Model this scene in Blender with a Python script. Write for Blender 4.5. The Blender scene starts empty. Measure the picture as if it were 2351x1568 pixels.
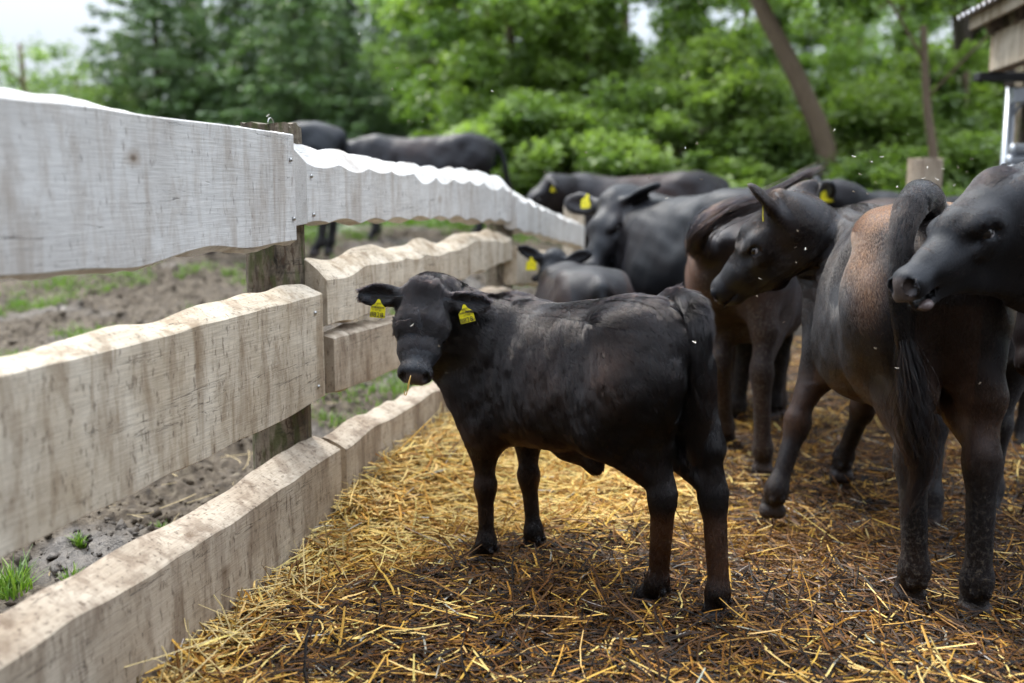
import bpy, math, random
import numpy as np
from mathutils import Vector, Matrix, Euler
R = math.radians
rng = np.random.default_rng(7)
scene = bpy.context.scene
COL = scene.collection

# ------------------------------------------------------------------ camera
CAM_H = 1.28; PITCH = R(8.6); LENS = 35.0
cam_d = bpy.data.cameras.new('camera'); cam = bpy.data.objects.new('camera', cam_d); COL.objects.link(cam)
cam.location = (0, 0, CAM_H); cam.rotation_euler = (R(90) - PITCH, 0, 0)
cam_d.lens = LENS; cam_d.sensor_width = 36; cam_d.clip_end = 500; cam_d.clip_start = .05
cam_d.dof.use_dof = True; cam_d.dof.focus_distance = 3.02; cam_d.dof.aperture_fstop = 1.4
cam_d.dof.aperture_blades = 0
scene.camera = cam
# ------------------------------------------------------------------ sky and sun
SUN_EL, SUN_AZ = R(52), R(-38)          # azimuth from +Y towards +X
world = bpy.data.worlds.new("World"); scene.world = world; world.use_nodes = True
nt = world.node_tree; nt.nodes.clear()
wo = nt.nodes.new('ShaderNodeOutputWorld'); bg = nt.nodes.new('ShaderNodeBackground')
sky = nt.nodes.new('ShaderNodeTexSky'); sky.sky_type = 'NISHITA'; sky.sun_disc = False
sky.sun_elevation = SUN_EL; sky.sun_rotation = SUN_AZ
mixw = nt.nodes.new('ShaderNodeMix'); mixw.data_type = 'RGBA'
nz = nt.nodes.new('ShaderNodeTexNoise'); nz.inputs['Scale'].default_value = 2.2; nz.inputs['Detail'].default_value = 5
tc = nt.nodes.new('ShaderNodeTexCoord')
mr = nt.nodes.new('ShaderNodeMapRange')
mr.inputs['From Min'].default_value = .3; mr.inputs['From Max'].default_value = .62
mr.inputs['To Min'].default_value = .80; mr.inputs['To Max'].default_value = .97
nt.links.new(tc.outputs['Generated'], nz.inputs['Vector']); nt.links.new(nz.outputs['Fac'], mr.inputs['Value'])
nt.links.new(mr.outputs['Result'], mixw.inputs['Factor']); nt.links.new(sky.outputs[0], mixw.inputs[6])
sep = nt.nodes.new('ShaderNodeSeparateXYZ'); nt.links.new(tc.outputs['Generated'], sep.inputs[0])
el = nt.nodes.new('ShaderNodeMapRange'); nt.links.new(sep.outputs['Z'], el.inputs['Value'])      # overcast: zenith three times brighter than the horizon
el.inputs['From Min'].default_value = 0; el.inputs['From Max'].default_value = 1; el.inputs['To Min'].default_value = .12; el.inputs['To Max'].default_value = 1.46
clm = nt.nodes.new('ShaderNodeVectorMath'); clm.operation = 'SCALE'; clm.inputs[0].default_value = (12.6, 13.6, 14.9)
nt.links.new(el.outputs['Result'], clm.inputs['Scale']); nt.links.new(clm.outputs[0], mixw.inputs[7])
nt.links.new(mixw.outputs[2], bg.inputs['Color']); bg.inputs['Strength'].default_value = .105
nt.links.new(bg.outputs[0], wo.inputs['Surface'])
sd = bpy.data.lights.new('sun', 'SUN'); sd.energy = 1.8; sd.angle = R(16); sd.color = (1, .93, .82)
sun = bpy.data.objects.new('sun', sd); COL.objects.link(sun)
sdir = Vector((math.sin(SUN_AZ) * math.cos(SUN_EL), math.cos(SUN_AZ) * math.cos(SUN_EL), math.sin(SUN_EL)))
sun.rotation_euler = sdir.to_track_quat('Z', 'Y').to_euler()
scene.view_settings.view_transform = 'Standard'; scene.view_settings.look = 'None'
scene.view_settings.exposure = 1.15; scene.view_settings.gamma = 1.0
scene.render.engine = 'CYCLES'
cy = scene.cycles; cy.use_denoising = True; cy.max_bounces = 6; cy.diffuse_bounces = 3; cy.glossy_bounces = 3
cy.transmission_bounces = 3; cy.transparent_max_bounces = 8; cy.use_adaptive_sampling = True; cy.adaptive_threshold = .02
cy.caustics_reflective = False; cy.caustics_refractive = False
cy.sample_clamp_indirect = 4.0

# ------------------------------------------------------------------ helpers
PXF = 2351 * LENS / 36.0
CF = np.array([0, math.cos(PITCH), -math.sin(PITCH)]); CU = np.array([0, math.sin(PITCH), math.cos(PITCH)])
def ray(px, py):
    return CF + np.array([1., 0, 0]) * (px - 1175.5) / PXF + CU * (784 - py) / PXF
def W(px, py, Y):
    """point seen at photo pixel (2351 wide frame) at world distance Y"""
    d = ray(px, py); t = Y / d[1]; return np.array([0, 0, CAM_H]) + d * t
def G(px, py, z=0.0):
    d = ray(px, py); t = (z - CAM_H) / d[2]; return np.array([0, 0, CAM_H]) + d * t

def tag(o, label=None, cat=None, group=None, kind=None):
    if label: o['label'] = label
    if cat: o['category'] = cat
    if group: o['group'] = group
    if kind: o['kind'] = kind
    return o
def empty(name, loc=(0, 0, 0), rz=0, **kw):
    o = bpy.data.objects.new(name, None); COL.objects.link(o); o.location = loc; o.rotation_euler = (0, 0, rz)
    o.empty_display_size = .1
    tag(o, **kw); return o
def mesh_np(name, V, F, mat=None, parent=None, smooth=True, attrs=None, fattr=None, sharp=None):
    """V (n,3); F (m,k) int array, or a list of such arrays"""
    V = np.ascontiguousarray(V, dtype=np.float32)
    Fs = F if isinstance(F, list) else [F]
    Fs = [np.asarray(f, dtype=np.int32) for f in Fs if len(f)]
    me = bpy.data.meshes.new(name)
    me.vertices.add(len(V)); me.vertices.foreach_set('co', V.ravel())
    idx = np.concatenate([f.ravel() for f in Fs]); tot = np.concatenate([np.full(len(f), f.shape[1], np.int32) for f in Fs])
    start = np.concatenate([[0], np.cumsum(tot)[:-1]]).astype(np.int32)
    me.loops.add(len(idx)); me.loops.foreach_set('vertex_index', idx)
    me.polygons.add(len(tot)); me.polygons.foreach_set('loop_start', start)
    me.update(calc_edges=True)
    me.polygons.foreach_set('use_smooth', np.full(len(tot), bool(smooth)))
    for k, a in (attrs or {}).items():
        a = np.asarray(a, dtype=np.float32)
        if a.ndim == 1:
            at = me.attributes.new(k, 'FLOAT', 'POINT'); at.data.foreach_set('value', a)
        else:
            at = me.attributes.new(k, 'FLOAT_VECTOR', 'POINT'); at.data.foreach_set('vector', a.ravel())
    me.validate()
    if sharp: me.set_sharp_from_angle(angle=R(sharp))
    o = bpy.data.objects.new(name, me); COL.objects.link(o)
    if mat:
        for m in (mat if isinstance(mat, (list, tuple)) else [mat]): me.materials.append(m)
    if parent: o.parent = parent
    return o
class MB:
    def __init__(s): s.V = []; s.F4 = []; s.F3 = []; s.n = 0
    def add(s, V, F):
        V = np.asarray(V, float); F = np.asarray(F, int) + s.n
        s.V.append(V); (s.F4 if F.shape[1] == 4 else s.F3).append(F); s.n += len(V)
    def box(s, c, size, rz=0, rx=0, ry=0, bev=.0):
        h = np.array(size) / 2; m = np.array(Euler((rx, ry, rz)).to_matrix())
        b = min(bev, min(h) * .45)
        if b <= 0:
            P = np.array([[i, j, k] for i in (-1, 1) for j in (-1, 1) for k in (-1, 1)]) * h
            F = [[0, 1, 3, 2], [4, 6, 7, 5], [0, 4, 5, 1], [2, 3, 7, 6], [0, 2, 6, 4], [1, 5, 7, 3]]
            s.add(P @ m.T + np.array(c), F); return
        P = []; ix = {}
        for i in (-1, 1):
            for j in (-1, 1):
                for k in (-1, 1):
                    for a in range(3):
                        q = h - b; q[a] = h[a]; ix[(i, j, k, a)] = len(P); P.append(q * (i, j, k))
        F = []; T = []
        for a in range(3):
            o1, o2 = [x for x in range(3) if x != a]
            for sg in (-1, 1):
                q = []
                for (u, v) in ((-1, -1), (1, -1), (1, 1), (-1, 1)):
                    t = [0, 0, 0]; t[a] = sg; t[o1] = u; t[o2] = v; q.append(ix[(*t, a)])
                F.append(q)
            for u in (-1, 1):
                for v in (-1, 1):
                    t1 = [0] * 3; t1[a] = -1; t1[o1] = u; t1[o2] = v; t2 = list(t1); t2[a] = 1
                    F.append([ix[(*t1, o1)], ix[(*t2, o1)], ix[(*t2, o2)], ix[(*t1, o2)]])
        for i in (-1, 1):
            for j in (-1, 1):
                for k in (-1, 1): T.append([ix[(i, j, k, 0)], ix[(i, j, k, 1)], ix[(i, j, k, 2)]])
        P = np.array(P) @ m.T + np.array(c); n0 = s.n
        s.add(P, F); s.F3.append(np.array(T) + n0)
    def tube(s, pts, rad, n=8, cap=True):
        pts = np.asarray(pts, float); rad = np.broadcast_to(np.asarray(rad, float), (len(pts),))
        T = np.gradient(pts, axis=0); T /= np.linalg.norm(T, axis=1)[:, None] + 1e-9
        up = np.array([0, 0, 1.]) if abs(T[0, 2]) < .9 else np.array([1., 0, 0])
        a = np.linspace(0, 2 * np.pi, n, endpoint=False); V = []
        for p, t, r in zip(pts, T, rad):
            u = up - t * (up @ t); u /= np.linalg.norm(u); up = u; w = np.cross(t, u)
            V.append(p + r * (np.cos(a)[:, None] * u + np.sin(a)[:, None] * w))
        V = np.concatenate(V); m = len(pts); i = np.arange(m - 1)[:, None] * n; j = np.arange(n)[None]
        F = np.stack([i + j, i + (j + 1) % n, i + n + (j + 1) % n, i + n + j], -1).reshape(-1, 4)
        if cap:
            V = np.concatenate([V, pts[:1], pts[-1:]]); c0 = m * n
            jj = np.arange(n)
            T3 = np.concatenate([np.stack([np.full(n, c0), (jj + 1) % n, jj], -1), np.stack([np.full(n, c0 + 1), (m - 1) * n + jj, (m - 1) * n + (jj + 1) % n], -1)])
            n0 = s.n; s.add(V, F); s.F3.append(T3 + n0)
        else: s.add(V, F)
    def build(s, name, mat, parent=None, **kw):
        F = []
        if s.F4: F.append(np.concatenate(s.F4))
        if s.F3: F.append(np.concatenate(s.F3))
        return mesh_np(name, np.concatenate(s.V), F, mat, parent, **kw)

class Noise:
    """smooth fractal noise from random sine waves, about -1..1"""
    def __init__(s, seed, n=10, octaves=3, rough=.5):
        r = np.random.default_rng(seed); K = []; A = []; P = []
        for o in range(octaves):
            for _ in range(n):
                d = r.normal(size=3); d /= np.linalg.norm(d); K.append(d * 2 ** o * r.uniform(.7, 1.5)); A.append(rough ** o); P.append(r.uniform(0, 6.283))
        s.K = np.array(K); s.A = np.array(A); s.P = np.array(P); s.A /= np.sqrt((s.A ** 2).sum() / 2) * 1.6
    def __call__(s, p, scale=1.0):
        p = np.asarray(p, float) * scale * 2 * np.pi; out = np.zeros(p.shape[:-1])
        for k, a, ph in zip(s.K, s.A, s.P): out += a * np.sin(p @ k + ph)
        return out
def smooth01(x, a=0., b=1.):
    t = np.clip((x - a) / (b - a), 0, 1); return t * t * (3 - 2 * t)

# ------------------------------------------------------------------ material helpers
class NT:
    def __init__(s, name):
        s.m = bpy.data.materials.new(name); s.m.use_nodes = True; s.t = s.m.node_tree; s.t.nodes.clear()
        s.out = s.t.nodes.new('ShaderNodeOutputMaterial')
    def n(s, typ, **kw):
        nd = s.t.nodes.new(typ)
        for k, v in kw.items():
            if k in nd.inputs: s.inp(nd, k, v)
            else: setattr(nd, k, v)
        return nd
    def inp(s, nd, k, v):
        if isinstance(v, bpy.types.NodeSocket): s.t.links.new(v, nd.inputs[k])
        else:
            if isinstance(v, tuple) and len(v) == 3 and nd.inputs[k].type == 'RGBA': v = (*v, 1)
            nd.inputs[k].default_value = v
    def bsdf(s, **kw):
        b = s.n('ShaderNodeBsdfPrincipled')
        for k, v in kw.items(): s.inp(b, k.replace('_', ' '), v)
        s.t.links.new(b.outputs[0], s.out.inputs['Surface']); s.b = b; return b
    def coord(s, kind='Object', scale=(1, 1, 1)):
        c = s.n('ShaderNodeTexCoord'); m = s.n('ShaderNodeMapping'); s.t.links.new(c.outputs[kind], m.inputs[0]); m.inputs['Scale'].default_value = scale
        return m.outputs[0]
    def noise(s, vec, scale=5, detail=4, rough=.5, dist=0):
        nd = s.n('ShaderNodeTexNoise', Scale=scale, Detail=detail, Roughness=rough, Distortion=dist); s.t.links.new(vec, nd.inputs['Vector']); return nd.outputs['Fac']
    def ramp(s, fac, stops):
        r = s.n('ShaderNodeValToRGB'); s.t.links.new(fac, r.inputs[0]); e = r.color_ramp.elements
        while len(e) < len(stops): e.new(.5)
        for el, (p, c) in zip(e, stops):
            el.position = p; el.color = (*c, 1) if isinstance(c, tuple) else (c, c, c, 1)
        return r.outputs[0]
    def mix(s, fac, a, b, mode='MIX'):
        nd = s.n('ShaderNodeMix'); nd.data_type = 'RGBA'; nd.blend_type = mode
        for k, v in ((0, fac), (6, a), (7, b)):
            if isinstance(v, bpy.types.NodeSocket): s.t.links.new(v, nd.inputs[k])
            elif k == 0: nd.inputs[k].default_value = v
            else: nd.inputs[k].default_value = (*v, 1) if isinstance(v, tuple) else (v, v, v, 1)
        return nd.outputs[2]
    def math(s, op, a, b=0., c=None, clamp=False):
        nd = s.n('ShaderNodeMath'); nd.operation = op; nd.use_clamp = clamp
        for k, v in ((0, a), (1, b), (2, c)):
            if v is None: continue
            if isinstance(v, bpy.types.NodeSocket): s.t.links.new(v, nd.inputs[k])
            else: nd.inputs[k].default_value = v
        return nd.outputs[0]
    def rng(s, v, a, b, c=0., d=1.):
        nd = s.n('ShaderNodeMapRange'); s.t.links.new(v, nd.inputs[0])
        for k, x in ((1, a), (2, b), (3, c), (4, d)): nd.inputs[k].default_value = x
        return nd.outputs[0]
    def attr(s, name, out='Fac'):
        a = s.n('ShaderNodeAttribute'); a.attribute_name = name; return a.outputs[out]
    def bump(s, h, strength=.3, dist=.01, normal=None):
        b = s.n('ShaderNodeBump', Strength=strength, Distance=dist); s.t.links.new(h, b.inputs['Height'])
        if normal: s.t.links.new(normal, b.inputs['Normal'])
        return b.outputs[0]
FURN = 200000; NS = (40000, 34000, 14000)
def vec(*a): return np.array(a, float)
def unit(v): v = np.asarray(v, float); return v / (np.linalg.norm(v) + 1e-12)
# ------------------------------------------------------------------ ground
def fenceX(y): 
    y = np.asarray(y, float)
    return np.where(y < 3.5, -1.4375 + .225 * y, np.where(y < 6.0, -.65 + .268 * (y - 3.5), .02 + .2545 * (y - 6.0)))
nzg = Noise(21, 8, 4, .6); nzm = Noise(22, 10, 4, .65); nzl = Noise(23, 6, 2)
def gz(x, y):
    """large shape of the terrain: level yard, field rising behind the fence"""
    x = np.asarray(x, float); y = np.asarray(y, float)
    left = smooth01(fenceX(y) - x, .05, 1.6); fx = smooth01(-x, -2.6, .6) * .92 + .08
    base = .092 * np.clip(y - 4, 0, 9.5) * fx * np.maximum(left, smooth01(y, 8.6, 10.5))
    far = np.clip(y - 14, 0, 200); return base + .02 * far * smooth01(-x, -8, 4)
def pile(x, y):
    d = x - fenceX(y); return np.where(d > 0, .13 * np.exp(-(d / .28) ** 2) * smooth01(y, 3.0, 4.0) + .05 * np.exp(-(d / .15) ** 2), 0) + .03 * nzl(np.stack([x, y, 0 * x], -1), .5)
def ground_z(x, y):
    d = fenceX(y) - x; p = np.stack([x, y, 0 * x], -1)
    mud = smooth01(d, -.02, .25) * (1 - smooth01(y, 16, 22))
    r = np.abs(nzm(p, 2.2)); z = gz(x, y) + mud * (.045 * nzg(p, .9) - .055 * r * smooth01(nzl(p, .35), -.6, .6) + .016 * nzm(p, 5) + .009 * np.abs(nzg(p, 9)))
    pen = 1 - smooth01(d, -.1, .02); return z + pen * (pile(x, y) - .012 + .012 * nzm(p, 3))
def sheet(name, xs, ys, mat):
    X, Y = np.meshgrid(xs, ys, indexing='ij'); Z = ground_z(X, Y); V = np.stack([X, Y, Z], -1).reshape(-1, 3)
    i = np.arange(len(xs) - 1)[:, None] * len(ys); j = np.arange(len(ys) - 1)[None]
    F = np.stack([i + j, i + len(ys) + j, i + len(ys) + j + 1, i + j + 1], -1).reshape(-1, 4)
    d = fenceX(V[:, 1]) - V[:, 0]
    return tag(mesh_np(name, V, F, mat, attrs={'yard': 1 - smooth01(d, -.15, .05), 'far': smooth01(V[:, 1], 12.4, 13.6)}), kind='structure')
xs = np.concatenate([np.linspace(-150, -12, 24)[:-1], np.linspace(-12, -5, 60)[:-1], np.linspace(-5, 1.5, 420)[:-1], np.linspace(1.5, 6, 90)[:-1], np.linspace(6, 150, 28)])
ys = np.concatenate([np.linspace(-30, -1, 14)[:-1], np.linspace(-1, 6, 420)[:-1], np.linspace(6, 14, 240)[:-1], np.linspace(14, 30, 60)[:-1], np.linspace(30, 250, 30)])
m = NT('soil'); co = m.coord('Object'); n1 = m.noise(co, 3, 6, .65); n2 = m.noise(co, 22, 6, .7); n3 = m.noise(co, 1.1, 3, .5); n4 = m.noise(co, 90, 3, .6)
dry = m.ramp(n2, [(.3, (.020, .014, .009)), (.5, (.072, .054, .036)), (.72, (.165, .135, .095))])
wet = m.ramp(n2, [(.3, (.015, .011, .009)), (.65, (.075, .060, .048))])
wf = m.rng(n3, .56, .66); c = m.mix(wf, dry, wet)
c = m.mix(m.math('MULTIPLY', m.attr('yard'), .97), c, m.ramp(n2, [(.3, (.006, .004, .003)), (.7, (.030, .018, .008))]))
c = m.mix(m.attr('far'), c, m.ramp(n1, [(.35, (.05, .10, .02)), (.65, (.14, .26, .04))]))
rg = m.rng(wf, 0, 1, .85, .38)
m.bsdf(Base_Color=c, Roughness=m.math('ADD', rg, m.math('MULTIPLY', n4, .1)), Normal=m.bump(m.math('ADD', n2, m.math('MULTIPLY', n4, .5)), .6, .02)); SOIL = m.m
sheet('ground', xs, ys, SOIL)

# ------------------------------------------------------------------ straw litter
def ribbon_straws(name, X, Y, L, wdt, az, tilt, zo, col, mat, bend=None):
    n = len(X); zg = np.where(X > fenceX(Y), pile(X, Y), gz(X, Y)) + zo; c = np.stack([X, Y, zg], -1)
    d = np.stack([np.cos(az) * np.cos(tilt), np.sin(az) * np.cos(tilt), np.sin(tilt)], -1); sd_ = np.stack([-np.sin(az), np.cos(az), 0 * az], -1)
    b = rng.normal(0, .11, n) if bend is None else bend; zb = rng.normal(.02, .06, n); up_ = np.cross(d, sd_)
    P = []
    for t in (-.5, -.17, .17, .5):
        q = c + d * (L * t)[:, None] + sd_ * (b * L * (t * t - .08) * 2)[:, None] + vec(0, 0, 1) * (-zb * L * t * t * 2)[:, None]
        ww = (wdt * (1.0 if abs(t) < .3 else .8))[:, None] / 2
        P += [q + sd_ * ww, q + up_ * ww * .7, q - sd_ * ww]
    V = np.stack(P, 1).reshape(-1, 3); o = (np.arange(n) * 12)[:, None, None]; F = []
    for s_ in range(3):
        a = s_ * 3
        for (u, v) in ((0, 1), (1, 2), (2, 0)): F.append([a + u, a + v, a + 3 + v, a + 3 + u])
    F = (np.array(F)[None] + o).reshape(-1, 4)
    C = np.repeat(col, 12, axis=0)
    ob = mesh_np(name, V, F, mat, smooth=False, attrs={'col': C}); return ob
m = NT('straw_stems'); co = m.coord('Object'); n_ = m.noise(co, 180, 2, .5)
colr = m.attr('col', 'Color'); m.bsdf(Base_Color=m.mix(1.0, colr, m.ramp(n_, [(.3, .62), (.7, 1.0)]), 'MULTIPLY'), Roughness=.5, Specular_IOR_Level=.22); STRAW = m.m
def straw_field(n, y0, y1, seed, scale=1.0):
    global rng
    rng = np.random.default_rng(seed); Y = y0 + (y1 - y0) * rng.random(n) ** 1.15; xl = fenceX(Y) + .02; xr = .545 * Y + .45; X = xl + (xr - xl) * rng.random(n)
    d = X - fenceX(Y); p = np.stack([X, Y, 0 * X], -1)
    nz1 = nzl(p, .55); nz2_ = nzg(p, 1.3)
    fresh = np.clip(1.15 * np.exp(-(d / .62) ** 2) * smooth01(Y, 2.5, 3.6) + .85 * np.exp(-((X - .1) / .9) ** 2 - ((Y - 4.1) / .75) ** 2) + .25 * nz2_ + .22 * nz1 + .02, 0, 1)
    fresh = fresh * (1 - .85 * smooth01(d, .25, .7) * (1 - smooth01(Y, 3.1, 3.7))) * (1 - .5 * smooth01(X, .7, 1.6)); fresh = np.maximum(fresh, .34 * (1 - smooth01(Y, 2.35, 2.75)) * (.6 + .4 * nz2_)); fresh = np.maximum(fresh, .75 * np.exp(-(d / .16) ** 2))
    dark = smooth01(.50 - fresh + .35 * nz1, .0, .4)
    r = rng.random(n); pal = np.array([(.92, .66, .23), (.70, .40, .075), (.38, .18, .025), (.17, .07, .012), (.055, .024, .008), (.50, .46, .38), (.012, .008, .006)])
    w = np.stack([.06 + 2.0 * fresh ** 1.4, .14 + 1.1 * fresh, .34 + .5 * fresh, .85 * (1 - fresh) + .08, 1.1 * (1 - fresh) * (.4 + dark), .045 + .0 * r, .8 * dark * (1 - fresh)], 1)
    cw = np.cumsum(w, 1) / w.sum(1)[:, None]; k = (r[:, None] > cw).sum(1).clip(0, 6); col = pal[k] * rng.uniform(.7, 1.2, (n, 1)) * rng.uniform(.93, 1.07, (n, 3))
    L = np.clip(rng.lognormal(math.log(.085), .45, n), .03, .26) * scale; wd = rng.uniform(.0032, .0074, n) * (1 + .25 * fresh) * (.8 + .2 * scale)
    az = rng.uniform(0, 2 * np.pi, n); tilt = rng.normal(0, .14, n) + (rng.random(n) < .05) * rng.uniform(-.8, .8, n); zo = rng.uniform(-.006, .048, n) * (.7 + .6 * fresh) + .5 * L * np.abs(np.sin(tilt)) * .8
    return X, Y, L, wd, az, tilt, zo, col
parts = [straw_field(NS[0], 2.25, 3.7, 31), straw_field(NS[1], 3.5, 5.6, 32, 1.15), straw_field(NS[2], 5.4, 8.6, 33, 1.5)]
# stems leaning against the lowest board and a few long loose ones
r6 = np.random.default_rng(44); n = 520; Y = r6.uniform(2.2, 5.2, n); X = fenceX(Y) + np.abs(r6.normal(0, .08, n)) + .02; L = r6.lognormal(math.log(.09), .4, n)
parts.append((X, Y, L, r6.uniform(.0025, .005, n), r6.uniform(0, 6.28, n), r6.uniform(.0, 1.2, n), .025 + L * .3, np.array([(.78, .60, .28)]) * r6.uniform(.45, 1.1, (n, 1))))
A = [np.concatenate([q[i] for q in parts]) for i in range(8)]
rng = np.random.default_rng(5)
tag(ribbon_straws('straw', *A, STRAW), 'golden and brown straw bedding strewn over the yard', 'straw', kind='stuff')
# stray stems on the mud beyond the fence
r6 = np.random.default_rng(45); n = 420; Y = r6.uniform(2.0, 8, n); X = fenceX(Y) - .25 - r6.exponential(.6, n); rng = np.random.default_rng(6)
tag(ribbon_straws('loose_straw', X, Y, r6.uniform(.05, .22, n), r6.uniform(.003, .006, n), r6.uniform(0, 6.28, n), r6.normal(0, .1, n), np.full(n, .012), np.array([(.6, .47, .25)]) * r6.uniform(.5, 1.1, (n, 1)), STRAW), 'dry stray stems lying on the mud beyond the fence', 'straw', kind='stuff')

# crumbs and clods of earth beyond the fence
r6 = np.random.default_rng(61); n = 26000; Y = 1.4 + 9 * r6.random(n) ** 1.6; X = fenceX(Y) - .08 - 4.5 * r6.random(n) ** 1.3; k = nzg(np.stack([X, Y, 0 * X], -1), .8) + r6.normal(0, .5, n) > -.3; X, Y = X[k], Y[k]; n = len(X)
S = np.clip(r6.lognormal(math.log(.0095), .55, n), .004, .045); o8 = np.array([[1, 0, 0], [-1, 0, 0], [0, 1, 0], [0, -1, 0], [0, 0, 1], [0, 0, -1]], float)
V = o8[None] * (S[:, None, None] * r6.uniform(.6, 1.25, (n, 6, 1))) + r6.normal(0, .25, (n, 6, 3)) * S[:, None, None]; V[:, :, 2] *= .75; V += np.stack([X, Y, ground_z(X, Y) + S * .25], -1)[:, None]
f8 = np.array([[4, 0, 2], [4, 2, 1], [4, 1, 3], [4, 3, 0], [5, 2, 0], [5, 1, 2], [5, 3, 1], [5, 0, 3]]); F = (f8[None] + (np.arange(n) * 6)[:, None, None]).reshape(-1, 3)
tag(mesh_np('soil_clods', V.reshape(-1, 3), F, SOIL, attrs={'yard': np.zeros(6 * n), 'far': np.zeros(6 * n)}), 'crumbled earth clods strewn over the trampled mud', 'soil', kind='stuff')
# ------------------------------------------------------------------ grass
m = NT('grass_blades'); co = m.coord('Object'); n_ = m.noise(co, 1.5, 2, .5); colr = m.attr('col', 'Color')
b_ = m.n('ShaderNodeBsdfPrincipled'); m.inp(b_, 'Base Color', colr); m.inp(b_, 'Roughness', .5); tr = m.n('ShaderNodeBsdfTranslucent'); m.inp(tr, 'Color', m.mix(1.0, colr, (1., 1.25, .5), 'MULTIPLY'))
mx = m.n('ShaderNodeMixShader'); m.inp(mx, 'Fac', .35); m.t.links.new(b_.outputs[0], mx.inputs[1]); m.t.links.new(tr.outputs[0], mx.inputs[2]); m.t.links.new(mx.outputs[0], m.out.inputs['Surface']); GRASS = m.m
def blades(C, per, hgt, spread, seed, wd=.004):
    r = np.random.default_rng(seed); n = len(C) * per; c = np.repeat(C, per, 0); hh = np.repeat(hgt, per) * r.uniform(.4, 1.1, n); sp = np.repeat(spread, per)
    rad = sp * np.sqrt(r.random(n)); a = r.uniform(0, 6.28, n); X = c[:, 0] + rad * np.cos(a); Y = c[:, 1] + rad * np.sin(a); Z = ground_z(X, Y) - .005
    ld = a + r.normal(0, .8, n); lean = hh * r.uniform(.15, .9, n); sx = -np.sin(ld) * wd; sy = np.cos(ld) * wd; P = []
    for t, w in ((0, 1), (.5, .8), (1, .1)):
        x = X + np.cos(ld) * lean * t * t; y = Y + np.sin(ld) * lean * t * t; z = Z + hh * (t - .25 * t * t * (lean / hh))
        P += [np.stack([x + sx * w, y + sy * w, z], -1), np.stack([x - sx * w, y - sy * w, z], -1)]
    V = np.stack(P, 1).reshape(-1, 3); o = (np.arange(n) * 6)[:, None, None]; F = (np.array([[0, 1, 3, 2], [2, 3, 5, 4]])[None] + o).reshape(-1, 4)
    base = np.array([(.10, .19, .03), (.15, .25, .04), (.21, .29, .07)])[r.integers(0, 3, n)] * r.uniform(.7, 1.2, (n, 1)); return V, F, np.repeat(base, 6, 0)
r7 = np.random.default_rng(77); n = 1300; Y = 5.2 + 8.3 * r7.random(n); X = fenceX(Y) - .3 - 6 * r7.random(n) ** 1.2; pn = nzl(np.stack([X, Y, 0 * X], -1), .45)
k = pn + r7.normal(0, .25, n) > .18; C1 = np.stack([X[k], Y[k]], -1)
near = np.array([G(28, 1335)[:2], G(40, 1360)[:2], G(165, 1345)[:2], G(368, 1203)[:2], G(185, 1280)[:2], G(45, 795)[:2], G(270, 650)[:2], G(545, 600)[:2], G(330, 620)[:2], G(490, 1020)[:2], G(12, 1345)[:2], G(860, 575)[:2]])
tuf = np.concatenate([near, C1]); hg = np.concatenate([[.12, .09, .06, .05, .05, .1, .1, .1, .1, .04, .12, .14], r7.uniform(.04, .13, len(C1))]); sp = np.concatenate([[.05, .05, .03, .02, .02, .08, .1, .12, .1, .02, .05, .2], r7.uniform(.05, .22, len(C1))])
V, F, Cc = blades(tuf, 55, hg, sp, 3)
# grass strip on the crest
Y = 13 + 3 * r7.random(2600); X = -9 + 12 * r7.random(2600); V2, F2, C2 = blades(np.stack([X, Y], -1), 14, r7.uniform(.08, .22, 2600), np.full(2600, .12), 4, wd=.008)
tag(mesh_np('grass', np.concatenate([V, V2]), np.concatenate([F, F2 + len(V)]), GRASS, smooth=False, attrs={'col': np.concatenate([Cc, C2])}), 'green grass tufts scattered over the muddy field and its crest', 'grass', kind='stuff')
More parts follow.
